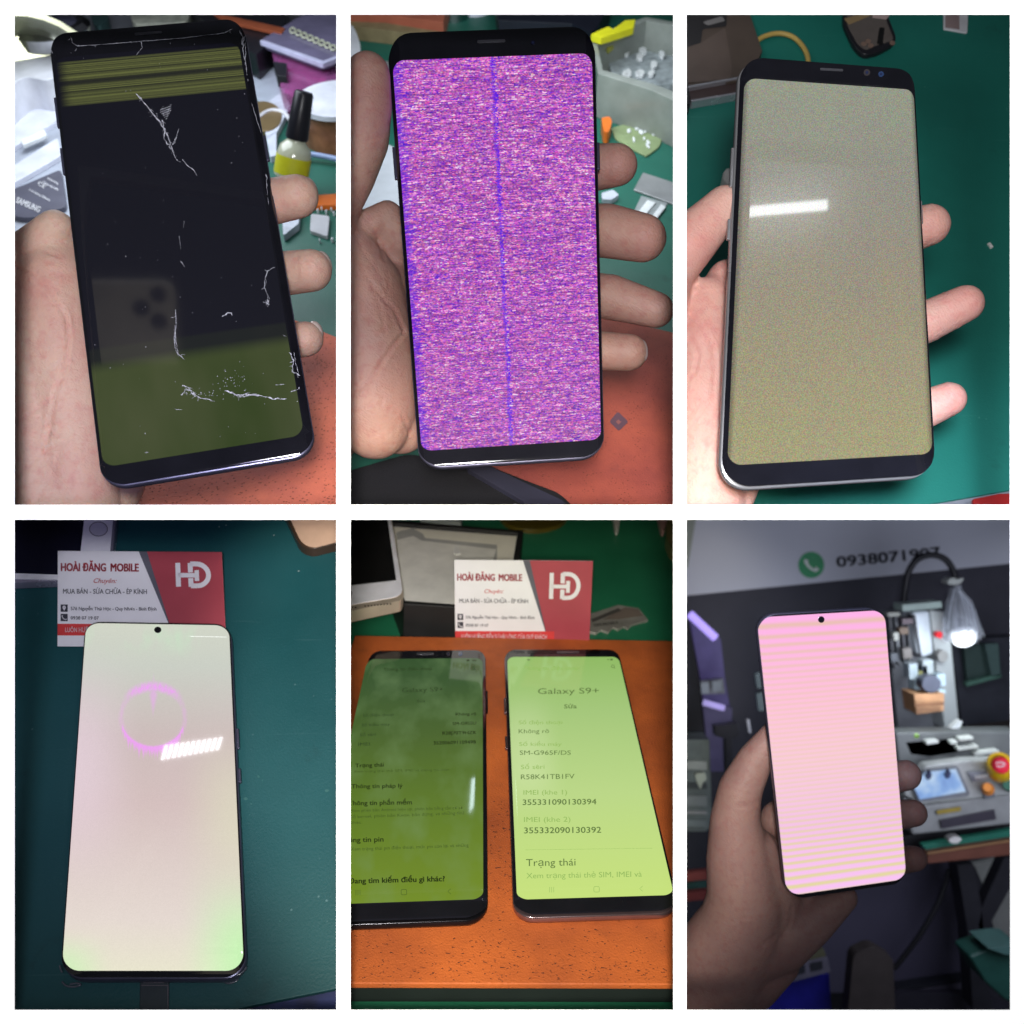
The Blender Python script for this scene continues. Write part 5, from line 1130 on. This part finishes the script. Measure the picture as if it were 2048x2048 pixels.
clip_to_opening(before, x0=686.9, x1=1359.8, y0=1024.4)

# ================================================================== 6: pink striped screen, machine behind
before = set(scene.objects)
Z = lambda d: Pl(CAM + Vector((0, 0, -d)), (0, 0, 1))
wallD = M('dark_wall', (.055, .055, .075), .7, var=.25, vs=6)
tag(slab('back_wall', Z(1.56), [(1352, 1010), (2120, 1010), (2120, 2110), (1352, 2110)], .01, wallD, bev=0), 'dark blue grey wall behind the machine', 'wall')
sg = thing('shop_banner', 'pale grey banner with green telephone disc and number', 'banner')
slab('sheet', Z(1.5), mp(f1, (-60, -60), (2120, -60), (2120, 252), (1903, 280), (38, 465), (-60, 475)), .004, M('banner_grey', (.56, .58, .66), .5, var=.08, vs=3), sg, bev=0)
slab('side_strip', Z(1.49), mp(f1, (-60, -60), (105, -60), (45, 300), (-60, 330)), .002, M('banner_olive', (.30, .33, .28), .5), sg, bev=0)
zs = Z(1.496)
sheet('icon_disc', zs, discpts(*f1(757, 288), 26, 26.5), .0006, M('phone_green', (.015, .28, .10), .5), sg)
strokes('handset', zs, [[(*f1(730, 258), 9), (*f1(726, 272), 6.5), (*f1(742, 297), 5), (*f1(765, 315), 5), (*f1(782, 319), 6.5), (*f1(794, 306), 9)]], .0012, M('banner_white', (.7, .74, .70), .5), sg)
writing('lettering', zs, [('0938071907', f1(905, 301), f1(1505, 243), 22, .014)], .0010, M('banner_ink', (.045, .05, .07), .5), sg)
# purple lit panel at left
pw = thing('glass_cabinet', 'purple lit glass cabinet at the left edge with two light strips', 'cabinet')
slab('panel', Z(1.42), mp(f1, (45, 560), (235, 715), (262, 960), (302, 1195), (150, 1200), (110, 900)), .01, M('purple_panel', (.075, .058, .20), .35), pw)
slab('panel', Z(1.38), mp(f1, (130, 1080), (300, 1110), (300, 1200), (290, 1480), (170, 1480)), .01, M('purple_dark', (.07, .06, .14), .4), pw)
slab('shelf_edge', Z(1.38), mp(f1, (115, 960), (250, 945), (262, 1030), (130, 1035)), .012, M('cab_grey', (.16, .17, .20), .4, var=.5), pw)
tube('light_strip', [W(*f1(55, 570), 1.36), W(*f1(130, 640), 1.36), W(*f1(205, 710), 1.36)], .0058, M('violet_glow', (.3, .2, .6), .4, emis=(.42, .34, .95), es=.95), pw)
tube('light_strip', [W(*f1(135, 1080), 1.34), W(*f1(255, 1114), 1.34)], .0042, M('violet_glow2', (.3, .2, .6), .4, emis=(.45, .42, .80), es=.6), pw)
for x0, y0, x1, y1, m_ in ((120, 970, 165, 1030, 'pale'), (185, 960, 240, 1015, 'pale')):
    slab('note', Z(1.36), mp(f1, (x0, y0), (x1, y0 - 5), (x1 + 4, y1), (x0 + 4, y1 + 4)), .002, M('note_grey', (.26, .30, .34), .5), pw)
tag(slab('door_frame', Z(1.45), mp(f1, (-60, 480), (60, 560), (120, 1000), (160, 1500), (-60, 1500)), .02, M('shadow_navy', (.018, .020, .030), .6)), 'dark door frame at the left edge beside the purple lit cabinet', 'door frame')
tag(slab('monitor_arm', Z(1.2), mp(f1, (200, 1218), (330, 1200), (345, 1270), (300, 1290), (305, 1500), (268, 1500), (262, 1290), (205, 1275)), .015, M('black_plastic')), 'black bracket in front of the purple cabinet', 'bracket')
tag(slab('white_clip', Z(1.15), mp(f1, (383, 1180), (402, 1178), (412, 1258), (398, 1260)), .006, M('white_plastic'), r=3), 'small white handle left of the pink screen phone', 'handle')
for i, (a, b, c_, d_) in enumerate(((432, 915, 460, 1000), (440, 1030, 478, 1130))):
    tag(slab('pale_box', Z(1.3), mp(f1, (a, b), (c_, b - 8), (c_ + 14, d_), (a + 12, d_)), .01, M('greenish_box', (.20, .27, .27), .4)), ('upper' if i == 0 else 'lower') + ' of two small pale green boxes at the left edge of the pink screen phone', 'box')
# left shelf clutter (lower part)
ls = thing('tool_cabinet', 'grey green stack of drawers at the left edge behind the hand', 'drawers')
slab('casing', Z(1.25), mp(f2, (-60, -60), (170, -60), (185, 440), (150, 470), (-60, 470)), .04, M('drawer_grey', (.13, .16, .15), .5, var=.4, vs=20), ls)
for i, (y, h_, c_) in enumerate(((60, 50, (.30, .33, .30)), (190, 28, (.05, .06, .06)), (260, 60, (.22, .25, .24)), (350, 16, (.33, .34, .33)), (400, 40, (.20, .24, .23)))):
    slab('drawer', Z(1.21), mp(f2, (-60, y), (155, y + 6), (158, y + h_ + 6), (-60, y + h_)), .006, M('drawer_%d' % i, c_, .5), ls)
tag(slab('solder_cap', Z(1.18), mp(f2, (85, 140), (145, 130), (155, 170), (130, 190), (120, 230), (95, 180)), .01, M('pale_cap', (.45, .50, .40), .4), r=4), 'pale cap on the drawers at the left edge', 'cap')
tag(slab('lower_bench', Z(1.28), mp(f2, (-60, 470), (170, 455), (190, 800), (-60, 820)), .03, M('shadow_navy')), 'dark bench front left of the wrist', 'bench')
for y, c_, lb in ((735, (.26, .06, .05), 'red rail at the left edge, upper one'), (850, (.22, .045, .04), 'red rail at the left edge, lower one')):
    tag(slab('red_rail', Z(1.2), mp(f2, (-60, y - 14), (170, y - 40), (170, y + 12), (-60, y + 34)), .01, M('rail_red%d' % y, c_, .5)), lb, 'rail')
tag(slab('green_strip', Z(1.22), mp(f2, (-60, 775), (170, 755), (170, 800), (-60, 815)), .01, M('dteal2', (.03, .09, .08), .5)), 'dark green strip between the two red rails', 'strip')
# machine column
mc = thing('press_machine', 'pale grey laminating press with column, head and control desk', 'machine')
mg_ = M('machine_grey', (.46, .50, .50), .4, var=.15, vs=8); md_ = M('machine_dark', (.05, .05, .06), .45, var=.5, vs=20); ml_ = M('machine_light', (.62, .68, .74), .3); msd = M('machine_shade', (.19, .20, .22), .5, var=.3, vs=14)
slab('top_plate', Z(1.30), mp(f1, (1282, 518), (1508, 498), (1512, 535), (1285, 556)), .03, M('mint_plate', (.34, .44, .40), .4), mc)
slab('column', Z(1.36), mp(f1, (1440, 545), (1545, 560), (1570, 760), (1618, 1240), (1530, 1240), (1480, 900)), .05, mg_, mc, bev=.003)
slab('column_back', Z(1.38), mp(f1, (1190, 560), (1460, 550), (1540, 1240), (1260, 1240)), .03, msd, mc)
slab('cylinder', Z(1.33), mp(f1, (1340, 560), (1440, 552), (1465, 800), (1400, 825), (1368, 800)), .04, ml_, mc, bev=.004)
slab('rail', Z(1.31), mp(f1, (1340, 575), (1358, 574), (1395, 815), (1380, 820)), .02, M('rail_black', (.02, .02, .03), .4), mc)
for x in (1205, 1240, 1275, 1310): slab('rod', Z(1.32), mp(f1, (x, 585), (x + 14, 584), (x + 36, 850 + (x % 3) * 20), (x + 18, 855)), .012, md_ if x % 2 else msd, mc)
for (x, y, w_, h_, c_) in ((1195, 565, 70, 22, (.35, .36, .32)), (1280, 600, 60, 30, (.16, .12, .14)), (1265, 650, 50, 40, (.18, .12, .08)), (1230, 680, 30, 45, (.45, .46, .42)), (1285, 770, 50, 60, (.22, .20, .19)), (1215, 800, 40, 50, (.10, .11, .13))):
    slab('fitting', Z(1.30), mp(f1, (x, y), (x + w_, y - 4), (x + w_ + 6, y + h_ - 4), (x + 6, y + h_)), .012, M('fit_%d' % (x + y), c_, .4), mc, r=2)
slab('red_button', Z(1.30), discpts(*f1(1502, 692), 7.5, 6.5), .01, M('signal_red', (.8, .02, .03), .4, emis=(.7, .01, .03), es=.35), mc)
slab('knob', Z(1.30), discpts(*f1(1518, 815), 10.5, 12), .012, M('knob_grey', (.28, .28, .27), .4), mc)
# head: brackets, dark wheel, wooden block
head = [((1320, 860, 50, 90), (.42, .50, .55)), ((1400, 840, 60, 80), (.40, .46, .48)), ((1350, 950, 60, 70), (.50, .66, .72)), ((1480, 920, 50, 70), (.52, .66, .74)), ((1375, 905, 40, 30), (.30, .30, .10)), ((1395, 870, 30, 50), (.03, .04, .06)), ((1350, 1010, 180, 25), (.62, .74, .80))]
for (x, y, w_, h_), c_ in head: slab('bracket', Z(1.28), mp(f1, (x, y), (x + w_, y - 5), (x + w_ + 5, y + h_ - 5), (x + 5, y + h_)), .02, M('head_%d' % x, c_, .35), mc, r=3)
slab('wheel', Z(1.25), discpts(*f1(1452, 975), 19, 17), .02, M('wheel_slate', (.09, .10, .14), .4), mc)
slab('wood_block', Z(1.27), mp(f1, (1350, 1035), (1525, 1028), (1522, 1130), (1365, 1150)), .04, M('wood_tan', (.50, .27, .14), .6, var=.3, vs=30), mc)
writing('block_marks', Z(1.23), [('ICHIMOVE 31', f1(1370, 1084), f1(1500, 1076), 5, .01), ('IFIXIOVE', f1(1370, 1130), f1(1500, 1118), 5.5, .02)], .0006, M('block_ink', (.10, .05, .03), .6), mc) if False else None
slab('wood_shelf', Z(1.225), mp(f1, (1352, 1090), (1524, 1080), (1524, 1096), (1354, 1106)), .004, M('wood_dark', (.25, .12, .06), .6), mc)
# tray, cables and white bars
slab('glass_bed', Z(1.24), mp(f1, (1280, 1270), (1640, 1225), (1650, 1240), (1560, 1260), (1290, 1290)), .012, M('bed_lime', (.55, .62, .38), .3), mc)
slab('arm', Z(1.22), mp(f1, (1560, 1240), (1615, 1185), (1632, 1190), (1605, 1250)), .012, M('arm_white', (.68, .72, .72), .4), mc, r=3)
slab('black_block', Z(1.22), mp(f1, (1300, 1310), (1590, 1285), (1600, 1370), (1440, 1395), (1330, 1380)), .03, M('black_plastic'), mc)
for i, (x, y, w_) in enumerate(((1420, 1305, 70), (1610, 1285, 80), (1600, 1340, 120), (1640, 1420, 190), (1700, 1370, 140), (1560, 1305, 40))):
    slab('white_bar', Z(1.19), mp(f1, (x, y), (x + w_, y - w_ * .12), (x + w_ + 4, y - w_ * .12 + 18), (x + 2, y + 20)), .01, M('bar_white', (.75, .79, .74), .35), mc, r=3)
slab('lime_light', Z(1.2), discpts(*f1(1365, 1275), 6, 4.5), .01, M('lime_dot', (.4, .7, .2), .4, emis=(.5, .9, .2), es=.4), mc)
# control desk
slab('desk_top', Z(1.22), mp(f2, (1240, -100), (1960, -110), (1960, 240), (1903, 255), (1400, 320), (1290, 300)), .03, M('desk_grey', (.12, .13, .13), .45, var=.4, vs=12), mc, bev=.003)
slab('desk_face', Z(1.17), mp(f2, (1290, 260), (1420, 90), (1640, 60), (1960, 50), (1960, 255), (1400, 318)), .02, M('desk_white', (.42, .44, .43), .4, var=.12), mc, bev=.003)
slab('desk_front', Z(1.18), mp(f2, (1290, 275), (1400, 320), (1960, 250), (1960, 430), (1903, 430), (1340, 492)), .03, M('desk_front', (.26, .27, .27), .45), mc, bev=.003)
slab('slot', Z(1.148), mp(f2, (1500, 405), (1815, 345), (1825, 400), (1510, 455)), .002, M('slot_black', (.03, .025, .04), .5), mc)
slab('yellow_label', Z(1.148), mp(f2, (1480, 350), (1620, 328), (1622, 352), (1484, 374)), .002, M('label_ochre', (.30, .22, .03), .5), mc)
slab('screen_bezel', Z(1.148), mp(f2, (1335, 205), (1410, 118), (1605, 98), (1672, 250), (1660, 268), (1378, 302)), .006, M('bezel_grey', (.16, .17, .19), .4), mc)
k = NT('touch_display'); u_ = k.n('ShaderNodeSeparateXYZ', i_0=k.tex()); nz = k.noise(22, 3)
k.put(k.b.inputs['Emission Color'], k.ramp(nz, [(.35, srgb(90, 120, 190)), (.5, srgb(130, 170, 225)), (.65, srgb(190, 215, 240))])); k.b.inputs['Emission Strength'].default_value = .9; k.b.inputs['Base Color'].default_value = (.02, .02, .03, 1)
slab('touch_screen', Z(1.141), mp(f2, (1350, 208), (1420, 130), (1592, 112), (1648, 240), (1385, 285)), .002, k.m, mc, bev=0)
for x, y in ((1440, 135), (1550, 128)): slab('clip', Z(1.135), mp(f2, (x - 20, y + 10), (x - 8, y + 8), (x, y - 20), (x + 14, y + 6), (x + 8, y + 30), (x - 10, y + 40)), .006, M('navy_clip', (.01, .02, .08), .4), mc)
slab('key_panel', Z(1.148), mp(f2, (1660, 130), (1760, 120), (1790, 165), (1690, 185)), .003, M('key_grey', (.22, .23, .27), .4), mc)
for i in range(4): slab('key', Z(1.144), mp(f2, (1704 + i * 20, 152 - i * 2), (1716 + i * 20, 151 - i * 2), (1720 + i * 20, 166 - i * 2), (1708 + i * 20, 168 - i * 2)), .003, M('key_white', (.6, .62, .64), .4), mc, bev=0)
slab('button_base', Z(1.15), mp(f2, (1745, 235), (1815, 235), (1820, 275), (1760, 285)), .004, M('bezel_grey'), mc)
lathe('orange_button', W(*f2(1776, 228), 1.145), W(*f2(1774, 216), 1.118), [(0, .0068), (.3, .0068), (.35, .0056), (.9, .0056), (1, .0044)], M('button_orange', (.80, .27, .03), .4), mc)
lathe('green_button', W(*f2(1895, 210), 1.145), W(*f2(1893, 200), 1.12), [(0, .0066), (1, .0056)], M('button_green', (.01, .12, .07), .4), mc)
es_ = thing('emergency_stop', 'yellow guard with red mushroom stop button at the right edge of the control desk', 'button')
lathe('guard', W(*f2(1856, 130), 1.14), W(*f2(1842, 74), 1.11), [(0, .0125), (.2, .0145), (.8, .0145), (1, .012), (1, .009), (.7, .008)], M('guard_yellow', (.80, .50, .01), .4), es_)
lathe('stop_button', W(*f2(1852, 98), 1.112), W(*f2(1850, 84), 1.10), [(0, .006), (.4, .0088), (.8, .0092), (1, .006)], M('stop_red', (.75, .02, .05), .35), es_)
strokes('guard_mark', Z(1.098), [[(*f2(1822, 76), 2), (*f2(1850, 70), 2), (*f2(1878, 82), 2)], [(*f2(1826, 92), 2), (*f2(1845, 96), 2), (*f2(1872, 90), 2)]], .0003, M('key_white'), es_)
# work light under a plastic bag
gl = thing('bagged_lamp', 'lit gooseneck lamp wrapped in a clear plastic bag above the press', 'lamp')
tube('gooseneck', [W(*f1(x, y), 1.33) for x, y in ((1292, 520), (1296, 440), (1318, 330), (1370, 255), (1450, 230), (1530, 255), (1580, 330), (1590, 400))], .0042, M('black_rubber', (.01, .01, .014), .5), gl)
bt_, bb_ = W(*f1(1588, 425), 1.30), W(*f1(1636, 700), 1.27); s_ = PX(1.28) * .3468
o = lathe('plastic_bag', bt_, bb_, [(0, 26 * s_), (.08, 30 * s_), (.3, 62 * s_), (.6, 88 * s_), (1, 100 * s_), (1.01, 97 * s_), (.6, 84 * s_), (.3, 58 * s_), (.05, 22 * s_)], M('bag_clear', (.62, .66, .74), .22, alpha=.30, coat=.6, bump=1.5, bs=70), gl)
for v_ in o.data.vertices: v_.co += Vector((random.uniform(-1, 1), random.uniform(-1, 1), random.uniform(-1, 1))) * .0035
lathe('lamp_shade', W(*f1(1590, 500), 1.32), W(*f1(1628, 672), 1.30), [(0, 20 * s_), (.4, 34 * s_), (1, 74 * s_), (.98, 70 * s_)], M('shade_dark', (.06, .06, .10), .4), gl)
lathe('bulb_disc', W(*f1(1630, 682), 1.295), W(*f1(1638, 706), 1.30), [(0, 66 * s_), (1, 70 * s_)], M('bulb_glow', (.9, .9, .9), .4, emis=(.85, .93, 1), es=2.6), gl)
for a_, L_ in (('bag_knot', ((1540, 385), (1570, 360), (1600, 372), (1640, 362), (1620, 395), (1590, 405), (1550, 400))),): slab(a_, Z(1.31), mp(f1, *L_), .02, M('knot_pale', (.42, .45, .42), .3, bump=1, bs=100), gl, r=3)
strokes('bag_fold', Z(1.25), [[(*f1(1600, 420), 1.2), (*f1(1640 + i * 20, 520), 1.6), (*f1(1670 + i * 22, 690), .8)] for i in range(3)] + [[(*f1(1585, 420), 1), (*f1(1560, 520), 1.4), (*f1(1545, 660), .8)]], 0, M('fold_light', (.40, .44, .50), .4), gl)
bl = bpy.data.lights.new('bag_lamp_light', 'SPOT'); bo_ = bpy.data.objects.new('bag_lamp_light', bl); link(bo_); bl.energy = .8; bl.spot_size = 2.2; bl.spot_blend = .6; bl.shadow_soft_size = .02; bl.color = (.86, .94, 1)
bp_ = W(*f1(1636, 716), 1.16); z_ = (bp_ - W(*f2(1480, 60), 1.3)).normalized(); bo_.location = bp_; bo_.rotation_euler = z_.to_track_quat('Z', 'Y').to_euler()
# dark cabinet and teal frame at right
db = thing('dark_cabinet', 'dark cabinet with faint green frame at the right edge of the banner panel', 'cabinet')
slab('casing', Z(1.46), mp(f1, (1560, 720), (1960, 700), (1960, 1300), (1640, 1300)), .03, M('cab_black', (.020, .022, .032), .5), db)
slab('inner_panel', Z(1.42), mp(f1, (1640, 760), (1760, 740), (1840, 760), (1850, 930), (1660, 980)), .01, M('cab_greenish', (.022, .045, .040), .5), db)
slab('green_edge', Z(1.40), mp(f1, (1650, 965), (1850, 915), (1855, 935), (1655, 990)), .01, M('green_edge', (.05, .12, .09), .5), db)
slab('green_edge', Z(1.40), mp(f1, (1760, 745), (1835, 740), (1850, 930), (1800, 935)), .01, M('green_edge2', (.04, .075, .07), .5), db)
tag(slab('brown_shelf', Z(1.38), mp(f1, (1700, 1240), (1960, 1210), (1960, 1340), (1720, 1340)), .03, M('brown_shade', (.035, .025, .022), .5)), 'dark brown shelf at the right edge above the control desk', 'shelf')
# bench: green mat edge, brown rail, legs
be = thing('workbench', 'bench with green top strip, red brown rail and dark crossed legs under the press', 'bench')
slab('top', Z(1.24), mp(f2, (1270, 500), (1960, 400), (1960, 470), (1430, 560), (1300, 560)), .02, M('bench_black', (.012, .012, .016), .5), be)
slab('mat_strip', Z(1.20), mp(f2, (1400, 552), (1960, 458), (1960, 515), (1430, 592)), .012, M('strip_green', (.02, .19, .13), .45), be)
slab('rail', Z(1.19), mp(f2, (1425, 598), (1960, 515), (1960, 600), (1430, 655)), .014, M('rail_brown', (.16, .055, .035), .5), be)
slab('rail_edge', Z(1.174), mp(f2, (1425, 594), (1960, 511), (1960, 522), (1425, 604)), .003, M('rail_tan', (.34, .18, .08), .5), be)
leg = M('leg_dark', (.022, .022, .030), .5)
slab('leg', Z(1.26), mp(f2, (1600, 665), (1690, 655), (1740, 900), (1800, 1500), (1690, 1500), (1660, 1050)), .03, leg, be)
slab('leg', Z(1.25), mp(f2, (1870, 625), (1960, 610), (1960, 700), (1800, 985), (1840, 1130), (1760, 1145), (1720, 1010), (1745, 900)), .02, leg, be)
slab('leg', Z(1.27), mp(f2, (1650, 680), (1700, 670), (1800, 900), (1790, 1000), (1740, 960)), .02, leg, be)
tag(slab('wall_panel', Z(1.42), mp(f2, (1690, 660), (1960, 600), (1960, 1160), (1760, 1200)), .01, M('offwhite_wall', (.30, .31, .30), .6)), 'off white wall panel seen between the crossed bench legs', 'wall')
tag(slab('cotton_wad', Z(1.18), mp(f2, (1548, 515), (1575, 500), (1610, 500), (1628, 518), (1600, 540), (1560, 538)), .012, M('white_fluff'), r=4), 'white tissue wad on the green bench strip', 'tissue')
ca = thing('grey_cabinet', 'slate purple cabinet under the bench behind the hand', 'cabinet')
slab('door', Z(1.36), mp(f2, (780, 640), (1620, 640), (1690, 1340), (1250, 1400), (860, 1400), (800, 1100)), .03, M('slate_purple', (.075, .070, .115), .5, var=.12, vs=5), ca)
slab('plinth', Z(1.34), mp(f2, (1250, 1395), (1690, 1325), (1692, 1400), (1260, 1475)), .03, M('slate_light', (.12, .115, .16), .5), ca)
slab('gap', Z(1.33), mp(f2, (1250, 1380), (1690, 1318), (1690, 1330), (1250, 1396)), .022, M('shadow_navy'), ca)
tag(tube('cable', [W(*f2(x, y), 1.26) for x, y in ((1552, 690), (1520, 800), (1480, 900), (1400, 1040), (1300, 1180), (1232, 1262))], .0034, M('black_rubber')), 'thin black cable hanging in front of the slate cabinet', 'cable')
tag(slab('brown_stool', Z(1.15), mp(f2, (1000, 1180), (1110, 1130), (1230, 1200), (1245, 1600), (960, 1600)), .02, M('brown_murk', (.045, .036, .035), .7), r=12), 'murky brown seat back low in the middle under the phone', 'seat')
tag(slab('green_crate', Z(1.12), mp(f2, (1665, 1190), (1810, 1135), (1960, 1120), (1960, 1480), (1870, 1440), (1760, 1340)), .04, M('crate_green', (.015, .075, .060), .45), bev=.003), 'dark green crate at the lower right corner', 'crate')
tag(slab('teal_board', Z(1.11), mp(f2, (1775, 1145), (1900, 1128), (1960, 1130), (1960, 1190), (1870, 1180)), .045, M('lid_teal', (.06, .14, .13), .45)), 'teal board on the dark green crate', 'board')
cr = thing('blue_bin', 'deep blue bin with grey slotted panel at the bottom', 'bin')
slab('bin_body', Z(1.20), mp(f2, (420, 1360), (600, 1310), (860, 1290), (880, 1600), (380, 1600)), .03, M('royal_blue', (.012, .012, .26), .4), cr)
slab('slot_panel', Z(1.16), mp(f2, (600, 1260), (850, 1200), (870, 1280), (640, 1340)), .01, M('slate_light'), cr)
for x in (655, 755): slab('slot', Z(1.149), mp(f2, (x, 1252 - (x - 655) * .22), (x + 65, 1240 - (x - 655) * .22), (x + 68, 1285 - (x - 655) * .22), (x + 4, 1300 - (x - 655) * .22)), .001, M('shadow_navy'), cr, bev=0)
slab('rim', Z(1.165), mp(f2, (640, 1215), (830, 1150), (845, 1195), (650, 1240)), .01, M('rim_olive', (.10, .10, .06), .5), cr)
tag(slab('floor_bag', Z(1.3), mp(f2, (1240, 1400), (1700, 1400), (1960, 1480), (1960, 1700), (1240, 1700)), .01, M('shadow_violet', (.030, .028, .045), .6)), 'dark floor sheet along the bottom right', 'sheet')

def s6(k, u, v):
    x = k.math('SUBTRACT', v, .56)
    cc = k.math('ADD', -40.0, k.math('MULTIPLY', k.math('GREATER_THAN', x, 0.0), -36.0))
    ph = k.math('ADD', k.math('MULTIPLY', x, 62.0), k.math('MULTIPLY', k.math('MULTIPLY', k.math('MULTIPLY', x, x), x), cc))
    n_ = k.noise(3, 2, .5, vec(k, k.math('MULTIPLY', u, .5), k.math('MULTIPLY', v, 10)))
    s_ = k.math('SINE', k.math('MULTIPLY', k.math('ADD', ph, k.math('MULTIPLY', n_, .25)), 6.2832))
    s_ = k.math('ADD', .5, k.math('MULTIPLY', s_, .5))
    amp = k.math('ADD', .60, k.math('MULTIPLY', sstep(k, k.math('ABSOLUTE', x), .18, .42), .36))
    lo = k.ramp(v, [(0, srgb(250, 196, 246)), (.25, srgb(244, 190, 230)), (.5, srgb(248, 196, 212)), (.72, srgb(252, 188, 214)), (1, srgb(254, 178, 232))])
    hi = k.ramp(v, [(0, srgb(226, 218, 150)), (.3, srgb(232, 206, 170)), (.6, srgb(240, 196, 178)), (1, srgb(232, 190, 176))])
    c = k.mix(k.math('MULTIPLY', k.math('POWER', s_, 1.6), amp), lo, hi)
    mid = k.math('SUBTRACT', 1, sstep(k, k.math('ABSOLUTE', k.math('SUBTRACT', v, .5)), .05, .5)); c = k.mix(k.math('MULTIPLY', mid, .10), c, (1, .92, .90))
    return c
pl_6 = Pl(W(1665, 1510, .52), Vector((.10, -.10, .99)))
q6 = mkq([(1516, 1245), (1573.3, 1777.4)], [(1772.7, 1238), (1813.6, 1742.8)], [(1536.9, 1229.4), (1745, 1217.3)], [(1599.3, 1798.2), (1790, 1770.5)], .52, .0082, pl_6)
ph6, _, _ = phone('phone with glowing pink striped screen held up in front of the press', 'phone', q6, 10, dark_frame,
    [f1(446, 592), f1(1184, 546), f2(1308, 748), f2(618, 836)], screen_mat('screen_pink_stripes', s6, .12), 7.5, curve=(.002, .0010), buttons=(('r', .70, .80), ('r', .60, .64)))
slab('front_camera', q6.pl, discpts(*f1(815, 603), 6.4, 6.6), .0003, M('lens_black'), ph6, bev=0)
sheet('glare', q6.pl, mp(f1, (1082, 1010), (1118, 1015), (1100, 1085), (1068, 1078)), .0002, M('x', (1, 1, 1)), ph6) if False else None
skin6 = skin('skin_dim', (.30, .175, .165), (.34, .205, .185), (.27, .11, .11))
hand('left hand holding up the pink striped phone in front of the press', [
    [(1545, 1470, .545, 26), (1510, 1520, .548, 36), (1480, 1580, .55, 44), (1470, 1640, .552, 50), (1478, 1720, .556, 66), (1490, 1800, .56, 76), (1480, 1860, .565, 84)],
    [(1520, 1700, .556, 40), (1545, 1760, .56, 48), (1560, 1830, .565, 52)],
    [(1480, 1860, .565, 86), (1440, 1930, .575, 98), (1390, 2010, .59, 112), (1340, 2090, .60, 125), (1290, 2180, .61, 130)],
    [(1490, 1900, .565, 66), (1560, 1880, .565, 62), (1620, 1845, .562, 46), (1665, 1812, .56, 34), (1690, 1795, .56, 26)],
    [(1540, 1800, .575, 70), (1620, 1720, .58, 60), (1640, 1640, .58, 60)], [(1500, 1960, .572, 60), (1550, 1920, .57, 50)],
    [(1560, 1640, .575, 40), (1700, 1580, .575, 34), (1780, 1556, .565, 32), (1812, 1550, .558, 31)],
    [(1580, 1700, .575, 40), (1700, 1650, .575, 34), (1790, 1630, .563, 30), (1827, 1626, .554, 28)],
    [(1600, 1760, .575, 36), (1720, 1730, .575, 32), (1800, 1720, .563, 28), (1829, 1717, .553, 26)],
    ], skin6, creases=[(ln(f2, (380, 205), (430, 212), (460, 200)), 2.2, .0007), (ln(f2, (330, 320), (390, 325), (440, 320)), 2, .0006), (ln(f2, (560, 1110), (600, 1060), (640, 980), (640, 900)), 2.4, .0009), (ln(f2, (260, 1000), (350, 970), (440, 960)), 2.2, .0005),
     (ln(f2, (450, 1190), (480, 1120), (560, 1060)), 2.4, .0006), (ln(f2, (960, 850), (985, 880), (1000, 900)), 2, .0006), (ln(f2, (520, 470), (560, 540), (590, 620)), 2, .0005), (ln(f2, (420, 460), (300, 560), (280, 640)), 2, .0003)] + fine_lines(1420, 1700, 1600, 1950, 16, .4, 1.2, 11),
    flush=((1835, 1630, 25, .35), (1835, 1720, 25, .35), (1560, 1960, 50, .3)), voxel=.0016)
clip_to_opening(before, x0=1359.8, y0=1024.4)

# ------------------------------------------------------------------ every thing's origin goes to its own base
bpy.context.view_layer.update()
for o in list(scene.objects):
    if o.parent or o.type not in ('MESH', 'EMPTY') or o.location.length > 1e-6: continue
    ms = [c for c in [o] + list(o.children_recursive) if c.type == 'MESH' and len(c.data.vertices)]
    if not ms: continue
    lo = Vector((1e9,) * 3); hi = Vector((-1e9,) * 3)
    for m_ in ms:
        a = np.empty(len(m_.data.vertices) * 3); m_.data.vertices.foreach_get('co', a); a = a.reshape(-1, 3)
        lo = Vector(map(min, lo, a.min(0))); hi = Vector(map(max, hi, a.max(0)))
    b = Vector(((lo.x + hi.x) / 2, (lo.y + hi.y) / 2, lo.z))
    if o.type == 'MESH': o.data.transform(Matrix.Translation(-b))
    for ch in o.children: ch.matrix_parent_inverse = Matrix.Translation(-b) @ ch.matrix_parent_inverse
    o.location = b
